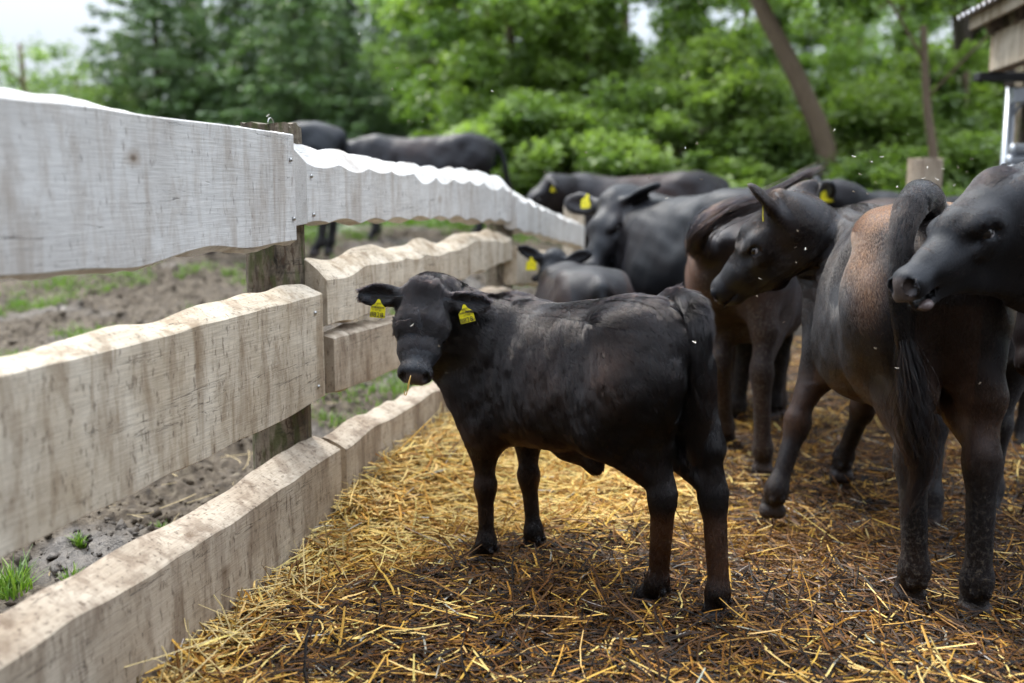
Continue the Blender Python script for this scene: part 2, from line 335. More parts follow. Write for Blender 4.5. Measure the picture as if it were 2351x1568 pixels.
# ------------------------------------------------------------------ signed-distance modelling of the animals
def vec(*a): return np.array(a, float)
def unit(v): v = np.asarray(v, float); return v / (np.linalg.norm(v) + 1e-12)
class Field:
    def __init__(s, lo, hi, h):
        s.h = h; s.lo = np.array(lo, float); n = np.ceil((np.array(hi) - s.lo) / h).astype(int) + 1
        s.ax = [s.lo[i] + h * np.arange(n[i]) for i in range(3)]; s.F = np.full(n, 1.0, np.float32)
    def sub(s, lo, hi, pad):
        sl = []
        for i in range(3):
            a = int(max(0, math.floor((lo[i] - pad - s.lo[i]) / s.h))); b = int(min(s.F.shape[i], math.ceil((hi[i] + pad - s.lo[i]) / s.h) + 1)); sl.append(slice(a, max(b, a)))
        return tuple(sl)
    def grid(s, sl):
        return (s.ax[0][sl[0]].astype(np.float32)[:, None, None], s.ax[1][sl[1]].astype(np.float32)[None, :, None], s.ax[2][sl[2]].astype(np.float32)[None, None, :])
    def merge(s, sl, d, k, op):
        F = s.F[sl]
        if op == 'u':
            if k > 0:
                t = np.clip(k - np.abs(F - d), 0, None) / k; s.F[sl] = np.minimum(F, d) - t * t * k * .25
            else: s.F[sl] = np.minimum(F, d)
        else:
            d = -d
            t = np.clip(k - np.abs(F - d), 0, None) / max(k, 1e-6); s.F[sl] = np.maximum(F, d) + t * t * k * .25
    def bone(s, a, b, ra, rb, k=.05, flat=1.0, side=(0, 1, 0), op='u'):
        a = np.asarray(a, float); b = np.asarray(b, float); L = np.linalg.norm(b - a); u = (b - a) / L if L > 1e-9 else vec(1, 0, 0)
        m = max(ra, rb) * max(1, flat); sl = s.sub(np.minimum(a, b) - m, np.maximum(a, b) + m, k + 3 * s.h)
        X, Y, Z = s.grid(sl)
        if 0 in (X.size, Y.size, Z.size): return
        w = np.asarray(side, float); w = w - u * (w @ u); w = unit(w); v = np.cross(u, w)
        x, y, z = X - a[0], Y - a[1], Z - a[2]
        pu = x * u[0] + y * u[1] + z * u[2]; pv = x * v[0] + y * v[1] + z * v[2]; pw = (x * w[0] + y * w[1] + z * w[2]) / flat
        t = np.clip(pu / max(L, 1e-9), 0, 1); r = ra + (rb - ra) * t
        d = (np.sqrt((pu - t * L) ** 2 + pv ** 2 + pw ** 2) - r) * min(1, flat)
        s.merge(sl, d, k, op)
    def ell(s, c, r, k=.05, M=None, op='u'):
        """ellipsoid, M columns = its axes"""
        c = np.asarray(c, float); r = np.asarray(r, float); m = r.max() * np.ones(3)
        if M is None: M = np.eye(3); m = r
        sl = s.sub(c - m, c + m, k + 3 * s.h); X, Y, Z = s.grid(sl)
        if 0 in (X.size, Y.size, Z.size): return
        x, y, z = X - c[0], Y - c[1], Z - c[2]
        p = [(x * M[0, i] + y * M[1, i] + z * M[2, i]) for i in range(3)]
        k0 = np.sqrt(sum((p[i] / r[i]) ** 2 for i in range(3))); k1 = np.sqrt(sum((p[i] / r[i] ** 2) ** 2 for i in range(3))) + 1e-9
        s.merge(sl, k0 * (k0 - 1) / k1, k, op)
    def trunk(s, secs, k=.05, n=2.35, egg=.2):
        S = np.array(secs, float); xs = S[:, 0]
        sl = s.sub((xs.min(), -S[:, 3].max() * 1.3, S[:, 2].min()), (xs.max(), S[:, 3].max() * 1.3, S[:, 1].max()), k + 3 * s.h)
        X, Y, Z = s.grid(sl); x = X[:, 0, 0]
        def cub(c):
            m = np.gradient(c, xs); i = np.clip(np.searchsorted(xs, x) - 1, 0, len(xs) - 2); hh = xs[i + 1] - xs[i]; t = np.clip((x - xs[i]) / hh, 0, 1)
            return ((2 * t ** 3 - 3 * t ** 2 + 1) * c[i] + (t ** 3 - 2 * t ** 2 + t) * hh * m[i] + (-2 * t ** 3 + 3 * t ** 2) * c[i + 1] + (t ** 3 - t ** 2) * hh * m[i + 1])
        zt, zb, w = cub(S[:, 1]), cub(S[:, 2]), np.maximum(cub(S[:, 3]), .01)
        zc = (zt * .5 + zb * .5)[:, None, None]; h = (np.maximum(zt - zb, .02) * .5)[:, None, None]; w = w[:, None, None]
        v = (Z - zc) / h; ww = w * (1 - egg * np.clip(v, -1, 1))
        rho = (np.abs(Y / ww) ** n + np.abs(v) ** n) ** (1 / n)
        d = (rho - 1) * np.minimum(w, h) * .9
        ex = np.maximum(np.maximum(xs[0] - x, x - xs[-1]), 0)[:, None, None]
        d = np.where(ex > 0, np.sqrt(np.maximum(d, 0) ** 2 + ex ** 2), d)
        s.merge(sl, d.astype(np.float32), k, 'u')
    def mesh(s, relax=2):
        F = s.F; h = s.h; nx, ny, nz = F.shape; I = F < 0
        c = np.zeros((nx - 1, ny - 1, nz - 1), np.int8)
        for i in (0, 1):
            for j in (0, 1):
                for k in (0, 1): c += I[i:nx - 1 + i, j:ny - 1 + j, k:nz - 1 + k]
        act = (c > 0) & (c < 8); ii = np.argwhere(act); idx = np.full(act.shape, -1, np.int32); idx[act] = np.arange(len(ii))
        acc = np.zeros((len(ii), 3)); cnt = np.zeros(len(ii))
        for a in range(3):
            o1, o2 = [q for q in range(3) if q != a]
            for u in (0, 1):
                for v in (0, 1):
                    p0 = ii.copy(); p0[:, o1] += u; p0[:, o2] += v; p1 = p0.copy(); p1[:, a] += 1
                    f0 = F[tuple(p0.T)]; f1 = F[tuple(p1.T)]; m = (f0 < 0) != (f1 < 0)
                    t = np.where(m, f0 / np.where(m, f0 - f1, 1), 0); q = p0.astype(float); q[:, a] += t
                    acc[m] += q[m]; cnt[m] += 1
        V = s.lo + h * acc / cnt[:, None]; faces = []
        for a in range(3):
            o1, o2 = [(1, 2), (2, 0), (0, 1)][a]
            A = [slice(None)] * 3; B = [slice(None)] * 3; A[a] = slice(0, -1); B[a] = slice(1, None)
            ch = I[tuple(A)] != I[tuple(B)]; e = np.argwhere(ch)
            e = e[(e[:, o1] > 0) & (e[:, o2] > 0) & (e[:, o1] < F.shape[o1] - 1) & (e[:, o2] < F.shape[o2] - 1)]
            q = []
            for du, dv in ((-1, -1), (0, -1), (0, 0), (-1, 0)):
                p = e.copy(); p[:, o1] += du; p[:, o2] += dv; q.append(idx[tuple(p.T)])
            q = np.stack(q, 1); flip = ~I[tuple(e.T)]; q[flip] = q[flip][:, ::-1]; faces.append(q)
        Fc = np.concatenate(faces)
        ed = np.concatenate([Fc[:, [0, 1]], Fc[:, [1, 2]], Fc[:, [2, 3]], Fc[:, [3, 0]]])
        for _ in range(relax):
            S = np.zeros_like(V); n = np.bincount(ed[:, 0], minlength=len(V)).astype(float)
            for q in range(3): S[:, q] = np.bincount(ed[:, 0], weights=V[ed[:, 1], q], minlength=len(V))
            V = V * .45 + .55 * S / np.maximum(n, 1)[:, None]
            for _2 in range(2):
                f, g = s.sample(V); V = V - g * (f / np.maximum((g ** 2).sum(1), .2))[:, None] * .9
        f, g = s.sample(V); N = g / (np.linalg.norm(g, axis=1)[:, None] + 1e-9)
        return V, Fc, N
    def sample(s, V):
        q = (V - s.lo) / s.h; n = np.array(s.F.shape); i = np.clip(np.floor(q).astype(int), 0, n - 2); t = np.clip(q - i, 0, 1)
        c = {}
        for a in (0, 1):
            for b in (0, 1):
                for d in (0, 1): c[a, b, d] = s.F[i[:, 0] + a, i[:, 1] + b, i[:, 2] + d]
        x, y, z = t.T
        L = lambda p, q_, w: p + (q_ - p) * w
        c00, c10, c01, c11 = L(c[0, 0, 0], c[1, 0, 0], x), L(c[0, 1, 0], c[1, 1, 0], x), L(c[0, 0, 1], c[1, 0, 1], x), L(c[0, 1, 1], c[1, 1, 1], x)
        f = L(L(c00, c10, y), L(c01, c11, y), z)
        gx = L(L(c[1, 0, 0] - c[0, 0, 0], c[1, 1, 0] - c[0, 1, 0], y), L(c[1, 0, 1] - c[0, 0, 1], c[1, 1, 1] - c[0, 1, 1], y), z)
        gy = L(c10 - c00, c11 - c01, z); gz = L(L(c01, c11, y) - L(c00, c10, y), 0, 0)
        return f, np.stack([gx, gy, gz], 1) / s.h

# ------------------------------------------------------------------ coat materials
def coat_material(name, black, brown, rough=.45, fine=1.0, mud=.0):
    m = NT(name); co = m.coord('Object')
    n1 = m.noise(co, 9, 5, .6); n2 = m.noise(m.coord('Object', (80, 80, 12)), 3, 5, .65); n3 = m.noise(co, 75, 6, .75)
    br = m.attr('brown'); br = m.math('ADD', br, m.math('MULTIPLY', m.math('SUBTRACT', n1, .5), m.math('MULTIPLY', br, 1.6)), clamp=True)
    streak = m.rng(n2, .3, .75, .55, 1.35)
    c = m.mix(br, black, brown); c = m.mix(1.0, c, m.ramp(n2, [(.3, .35), (.7, 1.25)]), 'MULTIPLY')
    dust = m.math('MULTIPLY', m.rng(n3, .56, .70), m.rng(n1, .45, .65)); c = m.mix(m.math('MULTIPLY', dust, .25), c, (.12, .10, .08))
    ns = m.attr('nose'); c = m.mix(ns, c, m.mix(n3, (.02, .016, .016), (.10, .078, .072)))
    md = m.attr('mud'); md = m.math('MULTIPLY', md, m.rng(n3, .52, .66)); c = m.mix(m.math('MULTIPLY', md, .8), c, (.11, .085, .055))
    rg = m.rng(n1, .3, .7, rough - .05, rough + .10); rg = m.math('ADD', rg, m.math('MULTIPLY', md, .3), clamp=True); rg = m.math('SUBTRACT', rg, m.math('MULTIPLY', ns, .12))
    h = m.math('ADD', m.math('MULTIPLY', n2, .6), m.math('MULTIPLY', n3, .35)); h = m.math('ADD', h, m.math('MULTIPLY', md, 1.6))
    b = m.bsdf(Base_Color=c, Roughness=rg, Specular_IOR_Level=.34, Specular_Tint=(.80, .88, 1, 1), Normal=m.bump(h, .5 * fine, .006))
    b.inputs['Sheen Weight'].default_value = .05; b.inputs['Sheen Roughness'].default_value = .45
    b.inputs['Sheen Tint'].default_value = (.75, .82, 1, 1)
    return m.m
def fur_material(name, c0=(.0016, .0018, .003), c1=(.085, .034, .013)):
    m = NT(name); h = m.n('ShaderNodeBsdfHairPrincipled'); h.parametrization = 'COLOR'
    br = m.attr('tint')
    m.inp(h, 'Color', m.mix(br, c0, c1))
    m.inp(h, 'Roughness', .20); m.inp(h, 'Radial Roughness', .35)
    for k in ('Coat',):
        if k in h.inputs: h.inputs[k].default_value = 0
    h.inputs['IOR'].default_value = 1.40
    m.t.links.new(h.outputs[0], m.out.inputs['Surface']); return m.m
COAT = coat_material('coat_black', (.0022, .0022, .0030), (.050, .020, .009), rough=.48)
COATR = coat_material('coat_rust', (.0045, .0032, .0034), (.17, .078, .036), rough=.48)
FUR = fur_material('fur_fibres'); FURR = fur_material('fur_rust', (.005, .0045, .005), (.20, .085, .036))
m = NT('eye_gloss'); co = m.coord('Object')
m.bsdf(Base_Color=(.008, .006, .006), Roughness=.06, Specular_IOR_Level=.6); EYE = m.m
m = NT('eye_white'); m.bsdf(Base_Color=(.42, .40, .42), Roughness=.25); EYEW = m.m
m = NT('nose_skin'); n_ = m.noise(m.coord('Object'), 120, 3, .5)
m.bsdf(Base_Color=(.035, .028, .03), Roughness=.3, Normal=m.bump(n_, .4, .002)); NOSE = m.m
m = NT('tag_yellow'); n_ = m.noise(m.coord('Object'), 60, 4, .6)
m.bsdf(Base_Color=m.mix(m.rng(n_, .55, .72), (.68, .60, .015), (.16, .12, .03)), Roughness=.45, Specular_IOR_Level=.4); TAGY = m.m
m = NT('tag_ink'); m.bsdf(Base_Color=(.015, .014, .012), Roughness=.6); INK = m.m

def hair_object(name, P0, D, N, L, rad, tint, mat, parent, lift=.35, seg=4, wave=0., curl=None):
    """P0 roots, D tangent direction, N normals, L lengths"""
    n = len(P0); t = np.linspace(0, 1, seg)[None, :, None]
    P = P0[:, None] + D[:, None] * (L[:, None, None] * t) * .95 + N[:, None] * (L[:, None, None] * (lift * (t - .55 * t * t)))
    if curl is not None: P = P + curl[:, None] * (L[:, None, None] * t * t)
    cu = bpy.data.hair_curves.new(name); cu.add_curves([seg] * n)
    cu.attributes['position'].data.foreach_set('vector', np.ascontiguousarray(P, dtype=np.float32).ravel())
    ra = cu.attributes.get('radius') or cu.attributes.new('radius', 'FLOAT', 'POINT')
    rr = (rad * np.linspace(1, .25, seg)[None] * np.ones((n, 1))).astype(np.float32); ra.data.foreach_set('value', rr.ravel())
    ta = cu.attributes.new('tint', 'FLOAT', 'CURVE'); ta.data.foreach_set('value', np.asarray(tint, np.float32))
    o = bpy.data.objects.new(name, cu); COL.objects.link(o); cu.materials.append(mat)
    if parent: o.parent = parent
    return o
def strands_object(name, paths, rad, tint, mat, parent):
    """paths (n,seg,3)"""
    n, seg, _ = paths.shape; cu = bpy.data.hair_curves.new(name); cu.add_curves([seg] * n)
    cu.attributes['position'].data.foreach_set('vector', np.ascontiguousarray(paths, dtype=np.float32).ravel())
    ra = cu.attributes.get('radius') or cu.attributes.new('radius', 'FLOAT', 'POINT')
    ra.data.foreach_set('value', (rad * np.linspace(1, .3, seg)[None] * np.ones((n, 1))).astype(np.float32).ravel())
    ta = cu.attributes.new('tint', 'FLOAT', 'CURVE'); ta.data.foreach_set('value', np.asarray(tint, np.float32))
    o = bpy.data.objects.new(name, cu); COL.objects.link(o); cu.materials.append(mat)
    if parent: o.parent = parent
    return o

ADULT = [(-.84, 1.14, 1.02, .05), (-.78, 1.215, .90, .14), (-.66, 1.275, .80, .225), (-.46, 1.30, .70, .27), (-.2, 1.265, .575, .315), (.08, 1.245, .535, .325),
         (.32, 1.26, .55, .28), (.5, 1.275, .58, .225), (.64, 1.22, .62, .185), (.76, 1.10, .69, .14), (.84, 1.0, .78, .07)]
CALFT = [(-.84, 1.15, 1.04, .05), (-.78, 1.22, .92, .13), (-.66, 1.28, .82, .19), (-.46, 1.30, .72, .225), (-.2, 1.265, .63, .25), (.08, 1.24, .60, .255),
         (.32, 1.25, .60, .225), (.5, 1.255, .62, .19), (.64, 1.20, .66, .16), (.76, 1.08, .72, .12), (.84, .98, .80, .06)]
nz_body = Noise(3, 8, 3); nz_b2 = Noise(12, 8, 4, .6)
def spline(P, n):
    P = np.asarray(P, float); m = len(P)
    if m == 2: return P[0] + (P[1] - P[0]) * np.linspace(0, 1, n)[:, None]
    T = np.gradient(P, axis=0); s = np.linspace(0, m - 1 - 1e-6, n); i = s.astype(int); t = (s - i)[:, None]
    return (2 * t ** 3 - 3 * t ** 2 + 1) * P[i] + (t ** 3 - 2 * t ** 2 + t) * T[i] + (-2 * t ** 3 + 3 * t ** 2) * P[i + 1] + (t ** 3 - t ** 2) * T[i + 1]

def make_cow(label, loc, head_deg, s=1.0, hooves=None, poll=None, nose=(1, 0, -.5), up=(0, 0, 1), hs=None, res=.02, calf=False,
             tail=None, tail_r=(.032, .016), switch=None, brown=None, mud=None, ears=((.25, .9, -.15), (.25, .9, -.15)), ear_open=(.8, 0, .1),
             name='cow', cat='cow', fur=0, fur_len=.016, cam_side=True, group=None, tags=(), mat=None, wrinkle=0., wid=1.0, neck_r=1.0, jaw_open=0., relax=2, mid=None, ear_len=.125, fur_rad=.00045, detail=False, shave=None, xs=1.0, hw=1.0, leg=1.0, rib=.0005, tailbrown=.25, furmat=None, hd=1.0, eye_r=1.0, thigh=1.0, clump=1.0):
    th = R(head_deg); loc = np.array(loc, float)
    Rw = np.array([[math.cos(th), -math.sin(th), 0], [math.sin(th), math.cos(th), 0], [0, 0, 1]])
    toL = lambda p: (Rw.T @ (np.asarray(p, float) - loc)) / s         # world point -> template units
    dirL = lambda d: unit(Rw.T @ np.asarray(d, float))
    hs = hs or 1.0
    hz = {'LF': vec(.52, .13, 0), 'RF': vec(.48, -.13, 0), 'LH': vec(-.60, .13, 0), 'RH': vec(-.64, -.13, 0)}
    hz = {k: v * vec(xs, 1, 1) for k, v in hz.items()}; rest = {k: v.copy() for k, v in hz.items()}
    for k, p in (hooves or {}).items():
        q = toL((p[0], p[1], loc[2])); q[2] = 0; hz[k] = q
    pl = toL(poll) if poll is not None else vec(1.12, 0, 1.32)
    hx = dirL(nose); hzv = dirL(up); hzv = unit(hzv - hx * (hzv @ hx)); hy = np.cross(hzv, hx); HM = np.stack([hx, hy, hzv], 1)
    H = lambda x, y, z: pl + HM @ (vec(x, y * hw, z * hd) * hs)
    XS = vec(xs, 1, 1)
    tl = [toL(p) for p in tail] if tail is not None else [vec(-.78, 0, 1.20), vec(-.86, 0, 1.12), vec(-.90, 0, .95), vec(-.90, .01, .7), vec(-.89, .01, .5)]
    pts = [vec(-.95, -.38, 0), vec(.9, .38, 1.36), *hz.values(), *tl, H(.56, .12, .1), H(.56, -.12, -.25), H(-.15, 0, .15), H(0, .3, .1), H(0, -.3, .1), H(0, .25, -.2), H(0, -.25, -.2)]
    lo = np.min(pts, 0) - .06; hi = np.max(pts, 0) + .06; lo[2] = -.03
    f = Field(lo, hi, res / s)
    T = [(a * xs, b, c, w * wid) for a, b, c, w in (CALFT if calf else ADULT)]
    f.trunk(T, k=.06)
    # rump, hips, thighs
    B = lambda x, y, z: vec(x * xs, y, z)
    for sg, key in ((1, 'LH'), (-1, 'RH')):
        hp = hz[key]; d = hp - rest[key]
        hk = B(-.70, .125 * sg, .50) + d * vec(.62, .62, 1); ft = B(-.645, .128 * sg, .135) + d * .96
        stf = B(-.38, .170 * sg * wid, .76) + d * .18
        cc = .92 if calf else 1.0; lg = leg
        f.ell(B(-.50, .15 * sg * wid * thigh, 1.19), (.11, .075, .07), k=.09)                     # hook bone
        f.ell(B(-.62, .115 * sg * wid * thigh, .98), (.19 * cc, .13 * wid * thigh, .25), k=.08)               # thigh mass
        f.ell(B(-.27, .375 * sg * wid, 1.06), (.12, .085, .11), k=.10, op='s')                 # flank hollow
        f.bone(B(-.58, .14 * sg * wid * thigh, .96), stf, .165 * cc, .118 * cc, k=.07, flat=.8)
        f.bone(B(-.70, .11 * sg * wid, .98), hk + vec(.03, 0, .22), .115 * cc, .070 * cc, k=.07, flat=.85)
        f.bone(stf + vec(-.03, 0, 0), hk + vec(.02, 0, .06), .115 * cc, .050 * lg, k=.055, flat=.85)
        f.bone(hk + vec(-.030, 0, .04), hk + vec(.03, 0, .22), .026 * lg, .045, k=.045)      # achilles
        f.ell(hk + vec(-.022, 0, .035), np.array((.034, .032, .046)) * lg, k=.03)                          # point of hock
        f.ell(hk, np.array((.050, .042, .066)) * lg, k=.04)
        f.bone(hk, ft, .046 * lg, .037 * lg, k=.04, flat=.9)
        f.bone(hk + vec(-.03, 0, -.02), ft + vec(-.02, 0, .02), .028 * lg, .025 * lg, k=.03)
        f.ell(ft, np.array((.045, .041, .048)) * lg, k=.04)
        f.bone(ft, hp + vec(.025, 0, .055), .038 * lg, .044, k=.02)
        for c2 in (1, -1):
            f.bone(hp + vec(.0, .021 * c2, .034), hp + vec(.045, .019 * c2, .028), .034, .027, k=.008)
            f.ell(ft + vec(-.042, .020 * c2, -.028), (.014, .012, .017), k=.006)
    for sg, key in ((1, 'LF'), (-1, 'RF')):
        hp = hz[key]; d = hp - rest[key]
        sh = B(.58, .145 * sg * wid, .86) + d * .05; el = B(.44, .15 * sg * wid, .66) + d * .12; kn = B(.485, .13 * sg, .385) + d * .55; ft = B(.485, .13 * sg, .125) + d * .95
        f.bone(B(.42, .13 * sg * wid, 1.10), sh, .12, .13, k=.07, flat=.62)
        f.bone(sh, el, .12, .105, k=.07, flat=.75)
        f.bone(el + vec(.03, 0, .02), kn + vec(0, 0, .04), .098, .046 * lg, k=.055, flat=.85)
        f.ell(el + vec(-.055, 0, .02), (.04, .035, .05), k=.05)
        f.ell(B(.25, .375 * sg * wid, .93), (.030, .09, .24), k=.09, op='s')                    # crease behind the shoulder
        f.ell(kn, np.array((.046, .044, .062)) * lg, k=.04)
        f.bone(kn, ft, .042 * lg, .036 * lg, k=.04, flat=.95)
        f.ell(ft, np.array((.043, .041, .050)) * lg, k=.04)
        f.bone(ft, hp + vec(.02, 0, .055), .038 * lg, .044, k=.02)
        for c2 in (1, -1):
            f.bone(hp + vec(-.005, .021 * c2, .034), hp + vec(.042, .019 * c2, .028), .034, .027, k=.008)
            f.ell(ft + vec(-.042, .020 * c2, -.028), (.014, .012, .017), k=.006)
    f.ell(B(.74, 0, .80), (.11, .13, .15), k=.09)                 # brisket
    f.ell(B(-.81, .05, 1.12), (.04, .035, .06), k=.05); f.ell(B(-.81, -.05, 1.12), (.04, .035, .06), k=.05)
    if calf: f.bone(B(-.02, 0, .60), B(-.20, 0, .575), .045, .035, k=.07); f.ell(B(-.22, 0, .55), (.04, .024, .035), k=.04)
    else: f.ell(B(-.40, 0, .70), (.14, .13, .10), k=.08)
    # neck
    nb = vec(.50 * xs, 0, .98); ne = H(.02, 0, -.085); Ld = np.linalg.norm(ne - nb)
    c1 = nb + vec(.36, 0, .06 if calf else .02) * Ld if mid is None else toL(mid); c2 = ne - unit(HM @ vec(.55, 0, .25)) * Ld * .28
    ts = np.linspace(0, 1, 9); NP = [(1 - t) ** 3 * nb + 3 * (1 - t) ** 2 * t * c1 + 3 * (1 - t) * t * t * c2 + t ** 3 * ne for t in ts]
    r0, r1 = (.215, .112) if calf else (.235, .118)
    rr = [(r0 + (r1 - r0) * t ** .8) * neck_r for t in ts]
    sv = [unit(vec(0, 1, 0) * (1 - t) + hy * t) for t in ts]
    for i in range(8): f.bone(NP[i], NP[i + 1], rr[i], rr[i + 1], k=.05 if i else .09, flat=.62 + .2 * ts[i], side=sv[i])
    # throat and dewlap
    for i in range(8):
        dn = lambda j: NP[j] + np.cross(sv[j], unit(NP[min(j + 1, 8)] - NP[max(j - 1, 0)])) * rr[j] * .9
        f.bone(dn(i), dn(i + 1), .055, .045, k=.07, flat=.45, side=sv[i])
    # head
    def hb(a, b, ra, rb, k=.03, flat=1., op='u'): f.bone(H(*a), H(*b), ra * hs * hd, rb * hs * hd, k=k, flat=flat * hw / hd, side=hy, op=op)
    def he(c, r, k=.025, op='u', rot=None):
        M = HM if rot is None else HM @ np.array(Euler(rot).to_matrix()); f.ell(H(*c), np.array(r) * hs * vec(1, hw, hd), k=k, M=M, op=op)
    nw = 1.08 if calf else 1.0
    hb((.0, 0, -.055), (.17, 0, -.06), .088, .094, flat=1.0 if not calf else 1.12)
    nr = .066 if calf else .060
    hb((.17, 0, -.065), (.33, 0, -.085), .088, nr, flat=.98 * nw)
    hb((.33, 0, -.085), (.445, 0, -.090), nr, .055, flat=1.02 * nw)
    he((.455, 0, -.088), (.052, .070 * nw, .054)); he((.478, 0, -.112), (.032, .054 * nw, .032))
    hb((.06, 0, -.125), (.22, 0, -.155), .088, .066, flat=.76, k=.045)
    hb((.23, 0, -.145 - .0 * jaw_open), (.42, 0, -.140 - .035 * jaw_open), .056, .028, flat=.85, k=.035 if jaw_open == 0 else .02)
    he((.437, 0, -.148 - .045 * jaw_open), (.040, .037, .020), k=.018)
    for sg in (1, -1):
        oy = .070 if calf else .078; he((.170, oy * sg, -.032), (.060, .024, .026), k=.04); he((.185, (oy + .002) * sg, -.060), (.055, .026, .042), k=.04)
        if not calf: he((.175, .080 * sg, -.022), (.050, .022, .018), k=.02); he((.262, .088 * sg, -.058), (.055, .022, .022), k=.03, op='s'); he((.33, .078 * sg, -.118), (.07, .014, .012), k=.03, op='s')
        he((.28, .050 * sg, -.09), (.09, .024 * nw, .034), k=.04)                                                  # cheek crest
        he((.188, .112 * sg, -.052), (.026 * eye_r, .022, .020 * eye_r), k=.008, op='s')
        if detail:
            hb((.162, .100 * sg, -.036), (.190, .106 * sg, -.026), .008, .009, k=.006); hb((.190, .106 * sg, -.026), (.214, .096 * sg, -.044), .009, .006, k=.006)
            hb((.166, .099 * sg, -.060), (.188, .103 * sg, -.074), .006, .007, k=.006); hb((.188, .103 * sg, -.074), (.212, .094 * sg, -.062), .007, .006, k=.006)
        he((.488, .046 * sg * nw, -.078), (.026, .014, .019), k=.008, op='s', rot=(0, .5, -.6 * sg))
        he((.478, .062 * sg, -.075), (.020, .008, .018), k=.012)
    he((-.01, 0, .022), (.045, .055, .030), k=.04)
    hb((.36, -.08, -.127 - .02 * jaw_open), (.36, .08, -.127 - .02 * jaw_open), .001, .001, k=.0) if False else None
    he((.45, 0, -.132 - .012 * jaw_open), (.07, .09, .004 + .008 * jaw_open), k=.006, op='s')
    # ears: leaf-shaped, scooped on the open side
    ear_tip = {}; EO = ear_open if isinstance(ear_open[0], (tuple, list)) else (ear_open, ear_open)
    for sg, e, eo in ((1, ears[0], EO[0]), (-1, ears[1], EO[1])):
        ex = unit(HM @ vec(e[0], e[1] * sg, e[2])); eo = HM @ vec(eo[0], eo[1] * sg, eo[2]); ez = unit(eo - ex * (eo @ ex)); ey = np.cross(ez, ex); M = np.stack([ex, ey, ez], 1)
        b0 = H(.015, .085 * sg, -.015); L = ear_len * hs
        f.bone(b0 - ex * .02, b0 + ex * .055 * hs, .036 * hs, .040 * hs, k=.03, flat=.8, side=ez)
        c = b0 + ex * L * 1.0; f.ell(c, (L * .92, .060 * hs * (L / .125 / hs) ** .3, .024 * hs + .004), k=.018, M=M)
        f.ell(c + ez * .026 * hs + ex * .01, (L * .72, .042 * hs, .024 * hs), k=.010, M=M, op='s')
        ear_tip[sg] = (c, ex, ey, ez, L)
    # tail
    TP = spline(tl, 26); trr = np.linspace(tail_r[0], tail_r[1], 26)
    for i in range(25): f.bone(TP[i], TP[i + 1], trr[i], trr[i + 1], k=.045 if i < 5 else .02)
    TP = TP[::2]
    V, Fc, N = f.mesh(relax)
    del f
    # surface relief: ribs, muscles, neck folds
    P = V
    relief = (.005 if calf else .009) * nz_body(P, 2.2) * smooth01(P[:, 2], .45, .7)
    ribs = np.exp(-((P[:, 0] - .02) / .26) ** 2) * np.exp(-((P[:, 2] - .88) / .22) ** 2)
    relief = relief + rib * ribs * np.sin((P[:, 0] + .25 * P[:, 2]) * 2 * np.pi / .085)
    if wrinkle:
        tn = np.array(NP); dd = np.linalg.norm(P[:, None] - tn[None], axis=2); j = dd.argmin(1); fr = np.clip((dd.min(1) - .0) / .3, 0, 1)
        ax = unit(ne - nb); u = (P - nb) @ ax
        wgt = np.exp(-((u / Ld - .5) / .27) ** 2) * (dd.min(1) < .30) * (smooth01(P[:, 2], .55, .8))
        relief = relief - wrinkle * wgt * ((1 - np.abs(np.sin((u + .02 * nz_body(P, 1.6)) * np.pi / .042))) ** 1.5 + .6 * (1 - np.abs(np.sin((u + .3 + .05 * nz_body(P, 1.2)) * np.pi / .13))) ** 2)
    V = V + N * relief[:, None]
    if calf:
        pass
    Vs = V * s
    brn = np.zeros(len(V)); mdv = np.zeros(len(V))
    wpos = Vs @ Rw.T + loc
    def regions(p):
        b = brown(p) if brown else .12 * np.ones(len(p)); return np.clip(b, 0, 1)
    tpx = np.linalg.norm(V[:, None] - TP[None, 3:], axis=2).min(1); brn = regions(V) * np.where(tpx < .07, tailbrown, 1); mdv = mud(V) if mud else .5 * (1 - smooth01(V[:, 2], .3, .75))
    root = empty(name, loc, th, label=label, cat=cat, group=group)
    body = mesh_np('body', Vs, Fc, mat or COAT, root, attrs={'brown': brn, 'mud': np.clip(mdv, 0, 1), 'nose': np.maximum(.6 * (V[:, 2] < .062), 1 - smooth01(np.linalg.norm((V - H(.515, 0, -.088)) @ HM / (hs * vec(1, hw * 1.25, hd)), axis=1), .040, .056))})
    # eyes
    for sg in (1, -1):
        c = H(.188, (.101 if calf else .094) * sg, -.051) * s; r = .0195 * hs * s * eye_r; mb = MB(); n = 14
        th_ = np.linspace(.0, np.pi, 10); ph = np.linspace(0, 2 * np.pi, n, endpoint=False)
        S = np.array([[math.sin(a) * math.cos(b), math.sin(a) * math.sin(b), math.cos(a)] for a in th_ for b in ph]) * r + c
        Fq = [[i * n + j, i * n + (j + 1) % n, (i + 1) * n + (j + 1) % n, (i + 1) * n + j] for i in range(9) for j in range(n)]
        e = mesh_np('eye', S, np.array(Fq)[:, ::-1], EYE, root)
        if detail and not calf:
            c2 = (HM @ vec(-.0022, -.0012 * sg, -.0030)) * hs * s; mesh_np('eye_white', S + c2, np.array(Fq)[:, ::-1], EYEW, root)
    # fur
    if fur:
        tri = np.concatenate([Fc[:, [0, 1, 2]], Fc[:, [0, 2, 3]]]); a, b, c = V[tri[:, 0]], V[tri[:, 1]], V[tri[:, 2]]
        ar = np.linalg.norm(np.cross(b - a, c - a), axis=1) / 2; cen = (a + b + c) / 3
        hdist = np.linalg.norm(cen - H(.22, 0, -.08), axis=1); wgt = ar * (1 + 1.2 * (hdist < .32 * hs))
        if shave is not None: wgt = wgt * shave(cen)
        nm = H(.50, 0, -.09); wgt = wgt * (np.linalg.norm(cen - nm, axis=1) > .052 * hs)
